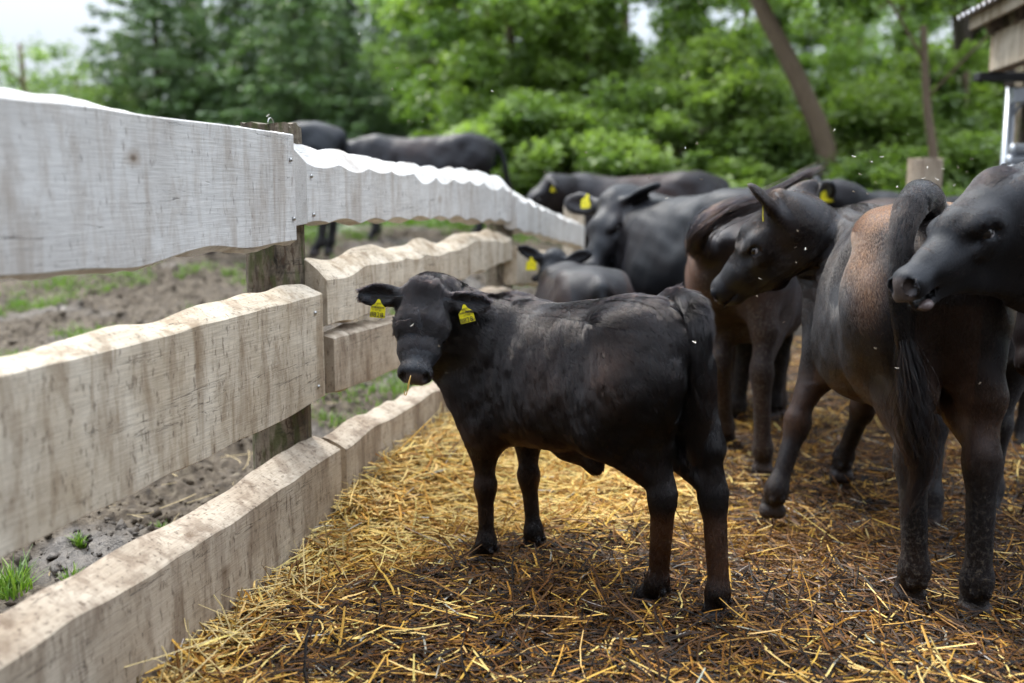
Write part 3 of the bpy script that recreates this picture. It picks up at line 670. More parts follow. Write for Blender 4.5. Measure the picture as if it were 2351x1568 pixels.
        wgt = wgt * (cen[:, 2] > .05)
        for sg in (1, -1): wgt = wgt * (np.linalg.norm(cen - H(.188, .100 * sg, -.051), axis=1) > .024 * hs)
        nn_w = (np.cross(b - a, c - a) @ Rw.T); cw = (cen * s) @ Rw.T + loc; fc = ((np.array([0, 0, CAM_H]) - cw) * nn_w).sum(1) / (np.linalg.norm(nn_w, axis=1) * np.linalg.norm(cw, axis=1) + 1e-9)
        wgt = wgt * np.where(fc > -.35, 1, .25)
        r2 = np.random.default_rng(hash(label) % 1000 if False else 5)
        ti = r2.choice(len(tri), fur, p=wgt / wgt.sum()); u, v = r2.random(fur), r2.random(fur); m_ = u + v > 1; u[m_], v[m_] = 1 - u[m_], 1 - v[m_]
        Pp = a[ti] + (b[ti] - a[ti]) * u[:, None] + (c[ti] - a[ti]) * v[:, None]
        Nn = N[tri[ti, 0]] * (1 - u - v)[:, None] + N[tri[ti, 1]] * u[:, None] + N[tri[ti, 2]] * v[:, None]; Nn /= np.linalg.norm(Nn, axis=1)[:, None] + 1e-9
        # flow
        D = np.tile(vec(-.55, 0, -.85), (fur, 1))
        D[:, 0] = np.where(Pp[:, 2] > 1.12, -1.0, -.35 - .5 * smooth01(Pp[:, 2], .8, 1.15)); D[:, 2] = np.where(Pp[:, 2] > 1.2, -.15, -.9)
        D[:, 1] = np.sign(Pp[:, 1]) * .35 * smooth01(Pp[:, 2], 1.0, 1.2)
        leg = Pp[:, 2] < .6; D[leg] = vec(0, 0, -1)
        rel = (Pp - pl) @ HM / hs; inh = (rel[:, 0] > -.05) & (rel[:, 0] < .6) & (np.abs(rel[:, 1]) < .14) & (rel[:, 2] > -.26) & (rel[:, 2] < .12)
        wc = vec(.20, 0, .0); dh = rel - wc; dh[:, 0] *= .8; dh[:, 2] *= .5
        dh[:, 0] = np.where(rel[:, 0] < .2, dh[:, 0] * .6 - .05, -.10 * (rel[:, 0] > .26) + dh[:, 0] * .3)
        dh = dh / (np.linalg.norm(dh, axis=1)[:, None] + 1e-9)
        D[inh] = (dh @ HM.T)[inh]
        for sg in (1, -1):
            c_, ex, ey, ez, L_ = ear_tip[sg]; q = (Pp - c_); ie = (np.abs(q @ ex) < L_ * 1.1) & (np.abs(q @ ey) < .08) & (np.abs(q @ ez) < .05) & (~((rel[:, 0] > -.02) & (np.abs(rel[:, 1]) < .10)))
            D[ie] = ex * .8 + ey * (np.sign(q[ie] @ ey) * .5)[:, None]; inh = inh | ie
        dt = np.linalg.norm(Pp[:, None] - TP[None, 2:], axis=2).min(1); it = dt < .05
        jt = np.linalg.norm(Pp[it][:, None] - TP[None], axis=2).argmin(1); TT = np.gradient(TP, axis=0); D[it] = TT[jt] / np.linalg.norm(TT[jt], axis=1)[:, None]
        cl = np.stack([nz_b2(Pp, 9), nz_b2(Pp + 5.3, 9), nz_b2(Pp + 9.1, 9)], 1) * clump
        D = D / np.linalg.norm(D, axis=1)[:, None] + cl * (.09 + .14 * inh)[:, None] + r2.normal(size=(fur, 3)) * .06
        D = D - Nn * (D * Nn).sum(1)[:, None]; D /= np.linalg.norm(D, axis=1)[:, None] + 1e-9
        Lh = fur_len * np.ones(fur)
        Lh *= np.where(inh, .75, 1) * (1 + (.9 if calf else .1) * smooth01(Pp[:, 2], 1.19, 1.27) * (np.abs(Pp[:, 1]) < .08)) * np.where(leg, .6, 1) * np.where(it, 1.5, 1) * r2.uniform(.6, 1.25, fur)
        Lh *= 1 - .6 * (inh & (rel[:, 0] > .36))
        top = inh & (rel[:, 0] < .08) & (np.abs(rel[:, 1]) < .07); Lh[top] *= 1.7
        tint = np.clip(regions(Pp) * np.where(it, tailbrown, 1) * (.85 + .25 * nz_b2(Pp, 3)) + r2.normal(size=fur) * .05, 0, 1)
        cl = cl - Nn * (cl * Nn).sum(1)[:, None]
        hair_object('fur', (Pp - Nn * .001) * s, D, Nn, Lh, fur_rad, tint, furmat or FUR, root, lift=.27, curl=cl * .20)
    if switch:
        path = [toL(p) * s for p in switch['path']]; sp = spline(path, 14); n = switch.get('n', 500); r3 = np.random.default_rng(9)
        w = np.interp(np.linspace(0, 1, 14), *switch['width']) if 'width' in switch else np.linspace(.015, .03, 14)
        off = r3.normal(size=(n, 1, 3)) * .6; wav = r3.normal(size=(n, 1, 3)); ph = r3.uniform(0, 6.28, (n, 1, 1)) * .4 + (off[:, :, :1] * 2)
        t = np.linspace(0, 1, 14)[None, :, None]; ends = r3.uniform(.55, 1.0, (n, 1, 1)); 
        ss = (t * ends)[:, :, 0] * 13; i0 = np.clip(ss.astype(int), 0, 12); fr = (ss - i0)[..., None]
        base = sp[i0] * (1 - fr) + sp[i0 + 1] * fr; ww = np.interp(ss, np.arange(14), w)[..., None]
        paths = base + off * ww + np.sin(t * 9 + ph) * wav * .10 * ww + .35 * ww * np.sin(t * 14 + off[:, :, :1] * 3) * unit(vec(1, .5, 0))
        strands_object('tail_hair', paths, switch.get('rad', .0009), np.clip(r3.normal(size=n) * .1 + switch.get('tint', .05), 0, 1), FUR, root)
    info = dict(root=root, H=lambda x, y, z: H(x, y, z) * s, HM=HM, ear=ear_tip, s=s, hs=hs, toL=lambda p: toL(p) * s, dirL=dirL, Rw=Rw, loc=loc)
    return info

def ear_tag(info, sg, along=-.05, size=.05, facing=None, writing=False, tilt=0., drop=.0, label=None):
    """yellow plastic tag hanging from an ear; facing = world direction its printed face looks"""
    c, ex, ey, ez, L = info['ear'][sg]; s = info['s']; root = info['root']
    face = info['dirL'](facing if facing is not None else (0, -1, .1)); upv = vec(0, 0, 1); upv = unit(upv - face * (upv @ face)); sx = np.cross(upv, face)
    ca, sa = math.cos(tilt), math.sin(tilt); sx, upv = sx * ca + upv * sa, -sx * sa + upv * ca
    p0 = (c + ex * along) * s + face * .016 + vec(0, 0, -drop)
    w = size; hgt = size * 1.28
    prof = np.array([(-.5, -1), (.5, -1), (.52, -.95), (.5, -.35), (.42, -.27), (.20, -.10), (.10, .12), (0, .18), (-.10, .12), (-.20, -.10), (-.42, -.27), (-.5, -.35), (-.52, -.95)]) * (w, hgt / 1.0 * .85)
    bend = lambda y: -.15 * (y / hgt) ** 2 * .02
    A = np.array([p0 + sx * x + upv * y + face * (bend(y)) for x, y in prof]); B = A - face * .0018
    n = len(prof); me = bpy.data.meshes.new('ear_tag')
    me.from_pydata([tuple(v) for v in np.concatenate([A, B])], [], [list(range(n)), list(range(2 * n - 1, n - 1, -1))] + [[i, i + n, (i + 1) % n + n, (i + 1) % n] for i in range(n)])
    o = bpy.data.objects.new('ear_tag', me); COL.objects.link(o); me.materials.append(TAGY); o.parent = root
    if label: o['label'] = label
    mb = MB(); k = p0 + upv * .0 + face * .001
    if writing:
        def glyphs(txt, x, y, hh, bold=0.):
            cu = bpy.data.curves.new('t', 'FONT'); cu.body = txt; cu.size = hh; cu.align_x = 'CENTER'; cu.offset = bold; cu.extrude = .00015; cu.resolution_u = 2
            t = bpy.data.objects.new('t', cu); COL.objects.link(t); dg = bpy.context.evaluated_depsgraph_get(); mm = bpy.data.meshes.new_from_object(t.evaluated_get(dg)); bpy.data.objects.remove(t)
            mm.name = 'printed_text'; M = Matrix.Identity(4)
            for r_ in range(3): M[r_][0] = sx[r_]; M[r_][1] = upv[r_]; M[r_][2] = face[r_]; M[r_][3] = (p0 + sx * x + upv * y + face * .0012)[r_]
            mm.transform(M); mm.materials.clear(); mm.materials.append(INK); q = bpy.data.objects.new('printed_text', mm); COL.objects.link(q); q.parent = o; return q
        glyphs('8828', -.06 * w, -.95 * hgt * .85, .46 * w); glyphs('AT 85', 0.02 * w, -.58 * hgt * .85, .17 * w)
        glyphs('189', .40 * w, -.93 * hgt * .85, .17 * w); glyphs('ama', .02 * w, -.14 * hgt * .85, .19 * w)
        bc = MB(); r5 = np.random.default_rng(2); x = -.44 * w
        while x < .42 * w:
            bw = r5.choice([.010, .018, .028]) * w; cc = p0 + sx * (x + bw / 2) + upv * (-.345 * hgt * .85) + face * .0012
            Vb = [cc + sx * (bw / 2 * i) + upv * (.065 * w * j) for i, j in ((-1, -1), (1, -1), (1, 1), (-1, 1))]; bc.add(Vb, [[0, 1, 2, 3]]); x += bw + r5.choice([.012, .02]) * w
        bc.build('barcode', INK, o, smooth=False)
    return o
# ------------------------------------------------------------------ fence
def wood_material(name, light, dark, stain, grain=1.0, dirt=.4, bump=.5, moss=False, crack=1.0):
    m = NT(name); co = m.coord('Object')
    ring = m.n('ShaderNodeTexWave'); ring.wave_type = 'BANDS'; ring.bands_direction = 'Z'; ring.wave_profile = 'SAW'
    ring.inputs['Scale'].default_value = 26; ring.inputs['Distortion'].default_value = 9; ring.inputs['Detail'].default_value = 3; ring.inputs['Detail Scale'].default_value = .7
    m.t.links.new(m.coord('Object', (.16, 1, 1)), ring.inputs['Vector'])
    fib = m.noise(m.coord('Object', (3, 90, 90)), 3, 5, .65); blot = m.noise(m.coord('Object', (2.2, 2.2, 1.3)), 2.2, 5, .6); run = m.noise(m.coord('Object', (9, 9, 2.4)), 1.6, 6, .7, .5)
    spk = m.noise(m.coord('Object', (30, 30, 11)), 2.4, 3, .6)
    c = m.mix(m.rng(blot, .3, .7), dark, light); c = m.mix(m.math('MULTIPLY', ring.outputs['Fac'], .34 * grain), c, m.mix(.5, c, dark))
    c = m.mix(1.0, c, m.ramp(fib, [(.3, .80 - .12 * grain), (.62, 1.0)]), 'MULTIPLY')
    c = m.mix(m.rng(run, .48, .70, 0, dirt * 1.25), c, stain)
    vo = m.n('ShaderNodeTexVoronoi'); vo.inputs['Scale'].default_value = 3.0; m.t.links.new(m.coord('Object', (1, .2, 1.5)), vo.inputs['Vector']); c = m.mix(m.rng(vo.outputs['Distance'], .03, .13, .75, 0), c, stain); c = m.mix(m.rng(vo.outputs['Distance'], .015, .05, .8, 0), c, (.09, .055, .035))
    st2 = m.noise(m.coord('Object', (5.5, 5.5, .55)), 2.0, 4, .6, .3); c = m.mix(m.math('MULTIPLY', m.rng(st2, .54, .66), m.rng(blot, .35, .6, .25 + dirt * .5, .9 * dirt)), c, stain); c = m.mix(m.rng(spk, .66 - .13 * dirt, .75 - .13 * dirt, 0, .75 * dirt + .10), c, (.07, .042, .026))
    crk = m.noise(m.coord('Object', (.7, 5, 17)), 2.6, 3, .5, .5); cr = m.math('ABSOLUTE', m.math('SUBTRACT', crk, .5)); cr = m.rng(cr, .0, .007, 1, 0); gate = m.rng(m.noise(m.coord('Object', (1.0, 5, 7)), 1.7, 2), .57 - .05 * crack, .64 - .05 * crack)
    cr = m.math('MULTIPLY', cr, gate); c = m.mix(m.math('MULTIPLY', cr, .85), c, (.03, .02, .015))
    tg = m.n('ShaderNodeTexNoise'); 
    if moss: c = m.mix(m.rng(m.noise(m.coord('Object', (9, 9, 2.5)), 2.5, 5, .65), .50, .62, 0, .75), c, (.07, .085, .025))
    h = m.math('ADD', m.math('MULTIPLY', fib, .5), m.math('MULTIPLY', ring.outputs['Fac'], .35)); h = m.math('SUBTRACT', h, m.math('MULTIPLY', cr, 1.5))
    m.bsdf(Base_Color=c, Roughness=m.rng(fib, 0, 1, .6, .85), Specular_IOR_Level=.3, Normal=m.bump(h, bump, .004)); return m.m
WOOD_G = wood_material('weathered_grey_board', (.74, .735, .725), (.56, .54, .52), (.27, .20, .14), dirt=.42, grain=.45, crack=.0)
WOOD_B = wood_material('weathered_tan_board', (.76, .69, .58), (.50, .41, .30), (.20, .13, .07), dirt=.62)
WOOD_D = wood_material('dirty_low_board', (.62, .54, .44), (.38, .30, .22), (.15, .10, .065), dirt=.68)
WOOD_P = wood_material('old_post', (.46, .39, .30), (.13, .10, .07), (.014, .010, .008), dirt=1.0, bump=1.2, moss=True)
m = NT('screw_metal'); m.bsdf(Base_Color=(.45, .45, .45), Roughness=.4, Metallic=.9); SCREW = m.m
def board(label, P0, P1, ztop, zbot, mat, T=.06, slant=.028, amp=(.012, .012), seed=1, peaks=None, arch=0., group=None, name='fence_board', off=0., cap=0.0):
    """P0,P1 plan points; ztop,zbot = (start,end) heights of the yard-side face; live edges wander by amp"""
    P0 = np.array(P0, float); P1 = np.array(P1, float); L = np.linalg.norm(P1 - P0); d = (P1 - P0) / L; az = math.atan2(d[1], d[0])
    N = max(int(L / .018), 12); x = np.linspace(0, L, N); t = x / L; n1, n2, n3, n4 = [Noise(seed * 7 + i, 5, 3, .55) for i in range(4)]
    P = np.stack([x, 0 * x, 0 * x], -1)
    zt = np.interp(t, [0, 1], ztop) + amp[0] * n1(P, .9); zb = np.interp(t, [0, 1], zbot) + amp[1] * n2(P, 1.0) + arch * np.sin(np.pi * t)
    zs = slant + .012 * n3(P, 1.2)
    if peaks:
        per, a, off_ = peaks; ph = x / per + .22 * n3(P, .45) + .12 * n4(P, 1.1); q = ph % 1; rv = np.random.default_rng(seed); am = rv.uniform(.45, 1.35, 60)[np.floor(ph + 5).astype(int).clip(0, 59)]
        sn = np.sin(np.pi * q); zt = zt - .75 * a * am * sn ** .9; zb = zb + .5 * a * np.sin(np.pi * ((x / per + .4) % 1)); zs = zs + am * a * (.45 * sn ** .6 + .75 * sn ** .9)
    yw = .004 * n4(P, .7)
    ring = []; K = 5
    for k in range(K): ring.append((0 + yw, zb + .004 + (zt - zb - .008) * k / (K - 1)))
    ring += [(.004 + yw, zt), (.35 * T, zt + zs * .40 + .003 * n3(P, 4)), (.7 * T, zt + zs * .8 + .003 * n4(P, 4)), (T - .006, zt + zs), (T, zt + zs - .006)]
    ring += [(T, (zt + zb) / 2), (T + .004, zb + .012 + .012 * n4(P, 1.5)), (T - .01, zb - .006 + .010 * n4(P, 1.5)), (.5 * T, zb - .004 - .010 * np.abs(n3(P, 2.2))), (.006 + yw, zb)]
    M = len(ring); V = np.stack([np.stack([x, r[0] + 0 * x, r[1]], -1) for r in ring], 1).reshape(-1, 3)
    i = np.arange(N - 1)[:, None] * M; j = np.arange(M)[None]; F = np.stack([i + j, i + M + j, i + M + (j + 1) % M, i + (j + 1) % M], -1).reshape(-1, 4)
    c0, c1 = V[:M].mean(0), V[-M:].mean(0); nv = len(V); V = np.concatenate([V, [c0, c1]]); jj = np.arange(M)
    T3 = np.concatenate([np.stack([np.full(M, nv), jj, (jj + 1) % M], -1), np.stack([np.full(M, nv + 1), (N - 1) * M + (jj + 1) % M, (N - 1) * M + jj], -1)])
    o = mesh_np(name, V, [F, T3], mat, sharp=38); o.location = (P0[0], P0[1], 0) ; o.rotation_euler = (0, 0, az)
    if off: o.location.x += -math.sin(az) * off; o.location.y += math.cos(az) * off
    o.update_tag(); return tag(o, label, 'fence board', group or 'boards of the yard fence')
def post(label, c, ztop, w, rz=0, seed=1, zbot=-.2, mat=None, name='fence_post', tilt=0):
    n = 20; nn = Noise(seed, 6, 3); H_ = np.linspace(zbot, ztop, 26); a = np.linspace(0, 2 * np.pi, n, endpoint=False); V = []
    for z in H_:
        q = np.stack([np.cos(a), np.sin(a), 0 * a + z], -1); r = w / 2 / np.maximum(np.abs(np.cos(a)), np.abs(np.sin(a))) ** .62 * (1 + .045 * nn(q * (1, 1, .6), 1.1) - .02 * (z - zbot)); V.append(np.stack([r * np.cos(a), r * np.sin(a), 0 * a + z + (.008 * nn(q, 2) if z == H_[-1] else 0)], -1))
    V = np.concatenate(V); m_ = 26; i = np.arange(m_ - 1)[:, None] * n; j = np.arange(n)[None]; F = np.stack([i + j, i + (j + 1) % n, i + n + (j + 1) % n, i + n + j], -1).reshape(-1, 4)
    V = np.concatenate([V, [[0, 0, ztop + .004]]]); T3 = np.stack([np.full(n, len(V) - 1), (m_ - 1) * n + np.arange(n), (m_ - 1) * n + (np.arange(n) + 1) % n], -1)
    o = mesh_np(name, V, [F, T3], mat or WOOD_P, sharp=45); o.location = (c[0], c[1], 0); o.rotation_euler = (tilt, 0, rz); return tag(o, label, 'fence post', 'posts of the yard fence')
def screws(bd, pts):
    for x, z in pts:
        mb = MB(); mb.tube([(x, -.004, z), (x, .004, z)], .0065, 10); mb.tube([(x, -.0055, z), (x, -.0045, z)], .003, 6); mb.build('screw', SCREW, bd)
d1 = unit(vec(.225, .974)); 
def s1(y): return (-1.4375 + .225 * y, y)
ang1 = math.atan2(.974, .225)
b = board('topmost near board, widest and palest grey, running out of the left edge', s1(-.6), (-.712, 3.32), (1.47, 1.462), (1.10, 1.115), WOOD_G, T=.055, slant=.006, amp=(.004, .010), seed=2); screws(b, [(3.98, 1.38), (3.99, 1.19)])
b = board('middle near board with a bright curved top edge and two screws at its end', s1(-.6), (-.662, 3.47), (.925, .925), (.545, .552), WOOD_B, T=.085, slant=.030, amp=(.008, .010), seed=3); screws(b, [(4.10, .865), (4.11, .605)])
b = board('lowest near board resting on the straw, thick pale top, end by the big post', s1(-.6), (-.630, 3.56), (.345, .335), (.0, .03), WOOD_D, T=.11, slant=.045, amp=(.010, .006), seed=4)
E2 = (.0, 6.0)
b = board('upper board of the second bay with a scalloped bark edge', (-.690, 3.40), E2, (1.385, 1.315), (1.155, 1.09), WOOD_G, T=.09, slant=.045, amp=(.006, .008), seed=5, peaks=(.27, .034, 0), arch=.02); screws(b, [(.03, 1.33), (.04, 1.20)])
b = board('second board of the second bay, knotty top edge behind the calf ears', (-.655, 3.52), E2, (.985, 1.02), (.795, .86), WOOD_B, T=.10, slant=.040, amp=(.014, .010), seed=6, peaks=(.36, .018, 0))
b = board('third board of the second bay, straight brown board left of the calf face', (-.640, 3.54), E2, (.755, .70), (.545, .50), WOOD_D, T=.07, slant=.012, amp=(.010, .010), seed=7)
b = board('lowest board of the second bay, wavy bright top sinking behind the straw heap', (-.618, 3.62), E2, (.35, .30), (.03, .05), WOOD_D, T=.10, slant=.030, amp=(.022, .006), seed=8)
E3 = (.60, 8.3)
board('upper board of the far bay, sloping down to the right', (.03, 6.0), E3, (1.25, .995), (1.05, .80), WOOD_G, T=.08, slant=.02, amp=(.006, .006), seed=9, peaks=(.30, .03, 0))
board('second board of the far bay, behind the small calf', (.03, 6.0), E3, (.94, .72), (.72, .52), WOOD_B, T=.08, slant=.02, amp=(.006, .006), seed=10)
board('lowest board of the far bay, hidden by the small calves', (.03, 6.0), E3, (.55, .42), (.30, .2), WOOD_D, T=.08, slant=.02, amp=(.006, .006), seed=11)
p1 = post('big mossy split post with a wire loop on top, where the near boards end', (-.835, 3.52), 1.505, .185, rz=ang1, seed=3)
mb = MB(); a = np.linspace(0, np.pi, 12); mb.tube(np.stack([.022 * np.cos(a), 0 * a, 1.508 + .022 * np.sin(a)], -1), .0016, 5); mb.build('wire_loop', SCREW, p1)
post('post behind the far end of the scalloped board', (-.075, 6.10), 1.27, .15, rz=1.2, seed=4)
post('last pale fence post behind the sloping far board', (.52, 8.35), 1.17, .16, rz=1.2, seed=5, mat=WOOD_B)
post('broad squared post standing against the trees above the heifer tail', W(2120, 430, 8.2)[:2], W(2120, 364, 8.2)[2], .24, rz=.5, seed=6, mat=WOOD_D)

# ------------------------------------------------------------------ shed at the right edge
m = NT('corrugated_metal'); n_ = m.noise(m.coord('Object'), 6, 4, .6); m.bsdf(Base_Color=m.mix(m.rng(n_, .4, .65), (.42, .43, .46), (.22, .17, .14)), Roughness=.45, Metallic=.3); CORR = m.m
m = NT('galvanised_steel'); n_ = m.noise(m.coord('Object'), 25, 4, .6); m.bsdf(Base_Color=m.mix(n_, (.50, .54, .60), (.33, .36, .40)), Roughness=.38, Metallic=.55); GALV = m.m
m = NT('dark_steel'); m.bsdf(Base_Color=(.03, .032, .036), Roughness=.5, Metallic=.3); DSTEEL = m.m
DS = 7.0
def ws(px, py, Y=DS): return W(px, py, Y)
shed = empty('feed_shed', (3.6, DS - .6, 0), label='open timber shed with corrugated roof edge in the top right corner', cat='shed')
def sp(mb, name, mat, sm=False, par=None, **kw):
    par = par or shed; mb.V = [v - np.array(par.location) for v in mb.V]; return mb.build(name, mat, par, smooth=sm, **kw)
# the long side runs towards the viewer at the right; the roof rises to the right
q = ws(2222, 46); x0, ze = q[0], q[2]; sl = .30; YL = 2.3; skew = .13
mb = MB(); NXr, NYr = 60, 130; X = np.linspace(-.07, 3.0, NXr); Yv = np.linspace(.05, -YL, NYr); XX, YY = np.meshgrid(X, Yv, indexing='ij')
Vr = np.stack([x0 + XX - skew * -YY * 0 - skew * (-YY), DS + YY, ze + .03 + XX * sl + .016 * np.sin(YY * 2 * np.pi / .10)], -1).reshape(-1, 3)
i = np.arange(NXr - 1)[:, None] * NYr; j = np.arange(NYr - 1)[None]; F = np.stack([i + j, i + NYr + j, i + NYr + 1 + j, i + j + 1], -1).reshape(-1, 4)
mb.add(Vr, F); mb.add(Vr + vec(0, 0, .006), F[:, ::-1]); sp(mb, 'roof', CORR, sm=True)
ang = math.atan(skew)
def along(px, py, Y0, Lq, w, hgt, zoff=0, xo=0):
    """beam running towards the viewer from the point seen at (px, py)"""
    q = W(px, py, Y0); mb = MB(); mb.box((q[0] + w / 2 + xo - skew * Lq / 2, Y0 - Lq / 2, q[2] + zoff), (w, Lq, hgt), rz=-ang, bev=.006); return mb
sp(along(2224, 55, DS, YL, .03, .09), 'barge_board', WOOD_B)
sp(along(2272, 122, DS - .05, YL, .10, ws(2272, 78)[2] - ws(2272, 166)[2]), 'beam', WOOD_B)
for k in range(6):
    mb = MB(); yy = DS - .10 - .42 * k; xx = x0 - skew * (DS - yy); mb.box((xx + 1.30, yy, ze - .085 + 1.30 * sl), (2.5, .07, .13), ry=-math.atan(sl), bev=.006); sp(mb, 'rafter', WOOD_P)
q = ws(2236, 178); mb = MB(); mb.box((q[0] + 1.4, DS - .03, q[2]), (2.8, .10, .055), bev=.006); sp(mb, 'steel_rail', DSTEEL)
q = ws(2312, 205); px0 = q[0]; mb = MB(); mb.box((px0 + 1.0, DS - .06, q[2] + .05), (2.0, .06, .10), ry=-.10, bev=.008); sp(mb, 'cross_bar', GALV)
mb = MB(); mb.tube([(px0 + .03, DS, -.05), (px0 + .03, DS, ws(2320, 200)[2])], .034, 14); sp(mb, 'steel_post', GALV, sm=True)
mb = MB(); mb.tube([(px0 + .05, DS - .02, ws(2320, 262)[2]), (px0 + .16, DS - .02, ws(2320, 208)[2])], .012, 8); sp(mb, 'brace', GALV, sm=True)
mb = MB(); mb.box((px0 + .22, DS + .15, 1.2), (.14, .14, 2.5), bev=.01); sp(mb, 'timber_post', WOOD_P)
for k in (0, 1):
    mb = MB(); mb.box((x0 + 2.4, DS - .2 - 1.9 * k, 1.6), (.14, .14, 3.3), bev=.01); sp(mb, 'timber_post', WOOD_P)
gate = empty('feed_gate', (*ws(2300, 400)[:2], 0), label='galvanised tube gate with thick round rails at the right edge', cat='gate')
def gp(mb, name, mat): return sp(mb, name, mat, sm=True, par=gate)
for py in (345, 370):
    mb = MB(); q = ws(2300 - (py == 370) * 8, py); mb.tube([(q[0], DS - .12, q[2]), (q[0] + .02, DS - .12, q[2]), (q[0] + 2.4, DS - .12, q[2])], [.034, .040, .040], 14); gp(mb, 'rail', GALV)
for px, top in ((2298, 385), (2312, 382), (2342, 310)):
    mb = MB(); q = ws(px, top); yb = DS - .19 - .02 * (px > 2330); mb.tube([(q[0], yb, -.02), (q[0], yb, q[2])], .020 if px < 2330 else .016, 10); gp(mb, 'bar', GALV)
mb = MB(); q = ws(2290, 392); mb.tube([(q[0], DS - .26, q[2]), (q[0], DS - .20, q[2])], .035, 14); gp(mb, 'latch_disc', GALV)
for k in range(4):
    mb = MB(); q = ws(2320, 430 + 60 * k); mb.tube([(q[0] - .05, DS - .12, q[2]), (q[0] + 2.4, DS - .12, q[2])], .03, 12); gp(mb, 'rail', GALV)

# ------------------------------------------------------------------ the barn added unseen behind the viewer to keep sky light off the cattle
m = NT('blocker_boards'); co = m.coord('Object', (6, 6, .5)); n_ = m.noise(co, 2, 4, .6); m.bsdf(Base_Color=m.mix(n_, (.045, .032, .024), (.13, .10, .075)), Roughness=.8); BLOCKW = m.m
blocker = empty('blocker', (0, -5.2, 0), label='dark timber barn added unseen behind the viewer to darken the cattle', cat='blocker')
mb = MB(); mb.box((-1.5, 0, 2.3), (19, .2, 4.8)); mb.build('wall', BLOCKW, blocker, smooth=False)
mb = MB(); mb.box((-1.5, -2.6, 5.7), (19.8, 6.4, .16), rx=R(32)); mb.box((-1.5, -7.8, 5.7), (19.8, 6.4, .16), rx=R(-32)); mb.build('roof', CORR, blocker, smooth=False)
dr = MB(); dr.box((1.5, .14, 1.55), (3.0, .07, 3.1), bev=.01); dr.build('door', WOOD_P, blocker, smooth=False)
# ------------------------------------------------------------------ trees
def leaf_material(name, c0, c1, tl=.4):
    m = NT(name); v = m.attr('shade'); c = m.mix(v, c0, c1)
    b = m.n('ShaderNodeBsdfPrincipled'); m.inp(b, 'Base Color', c); m.inp(b, 'Roughness', .42); tr = m.n('ShaderNodeBsdfTranslucent'); m.inp(tr, 'Color', m.mix(1.0, c, (1.15, 1.35, .45), 'MULTIPLY'))
    mx = m.n('ShaderNodeMixShader'); m.inp(mx, 'Fac', tl); m.t.links.new(b.outputs[0], mx.inputs[1]); m.t.links.new(tr.outputs[0], mx.inputs[2]); m.t.links.new(mx.outputs[0], m.out.inputs['Surface']); return m.m
LEAF = leaf_material('broad_leaves', (.065, .115, .042), (.26, .36, .12), .45)
LEAF2 = leaf_material('hedge_leaves', (.085, .145, .048), (.34, .44, .15), .45)
NEEDLE = leaf_material('spruce_needles', (.045, .085, .042), (.19, .28, .12), .25)
m = NT('tree_bark'); n_ = m.noise(m.coord('Object', (8, 8, 2)), 3, 6, .7); m.bsdf(Base_Color=m.mix(n_, (.055, .040, .027), (.24, .17, .115)), Roughness=.85, Normal=m.bump(n_, .8, .03)); BARK = m.m
m = NT('dark_bark'); n_ = m.noise(m.coord('Object', (8, 8, 2)), 3, 6, .7); m.bsdf(Base_Color=m.mix(n_, (.02, .016, .012), (.08, .06, .045)), Roughness=.9, Normal=m.bump(n_, .8, .03)); BARKD = m.m
def leaves(C, Rr, per, size, r, flat=1.0, droop=0.):
    """clumps of leaf quads; C centres (n,3), Rr radii"""
    per = int(per * 1.7); n = len(C) * per; c = np.repeat(C, per, 0); rr = np.repeat(Rr, per); q = r.normal(size=(n, 3)); q /= np.linalg.norm(q, axis=1)[:, None]
    q *= (r.random(n) ** .62)[:, None] * rr[:, None] * (1, 1, flat); P = c + q
    a = r.normal(size=(n, 3)); a[:, 2] *= .45; a[:, 2] -= droop; a /= np.linalg.norm(a, axis=1)[:, None]; b = np.cross(a, r.normal(size=(n, 3)) * (.5, .5, 1.2)); b /= np.linalg.norm(b, axis=1)[:, None]
    s = .74 * size * r.uniform(.6, 1.3, n)[:, None]
    V = np.stack([P - a * s, P - b * s * .5, P + a * s, P + b * s * .5], 1).reshape(-1, 3); F = np.arange(n * 4).reshape(-1, 4)
    sh = np.repeat(r.random(len(C)), per) * .65 + r.random(n) * .35; return V, F, np.repeat(sh, 4)
def broad_crown(seed, w, z0, z1, nc, per, size, hol=.35, lean=0):
    r = np.random.default_rng(seed); nn = Noise(seed, 6, 2); C = []
    while len(C) < nc:
        p = r.uniform(-1, 1, 3); d = np.linalg.norm(p)
        if d > 1 or d < .25: continue
        if nn(p, .55) < -hol: continue
        C.append((p[0] * w * (1 - .25 * max(p[2], 0)), p[1] * w, (z0 + z1) / 2 + p[2] * (z1 - z0) / 2))
    C = np.array(C); Rr = r.uniform(.35, 1.0, nc) * w * .27; return leaves(C, Rr, per, size, r, .75), C
def trunk_mb(pts, rad, branches, seed, n=10):
    r = np.random.default_rng(seed); mb = MB(); sp_ = spline(pts, 14); rr = np.interp(np.linspace(0, 1, 14), np.linspace(0, 1, len(rad)), rad); mb.tube(sp_, rr, n)
    for (t, end, r0) in branches:
        i = int(t * 13); a = sp_[i]; e = np.array(end, float); mid = (a + e) / 2 + r.normal(0, .12, 3) * np.linalg.norm(e - a) + vec(0, 0, .1 * np.linalg.norm(e - a)); mb.tube(spline([a, mid, e], 8), np.linspace(r0, r0 * .25, 8), 7)
    return mb
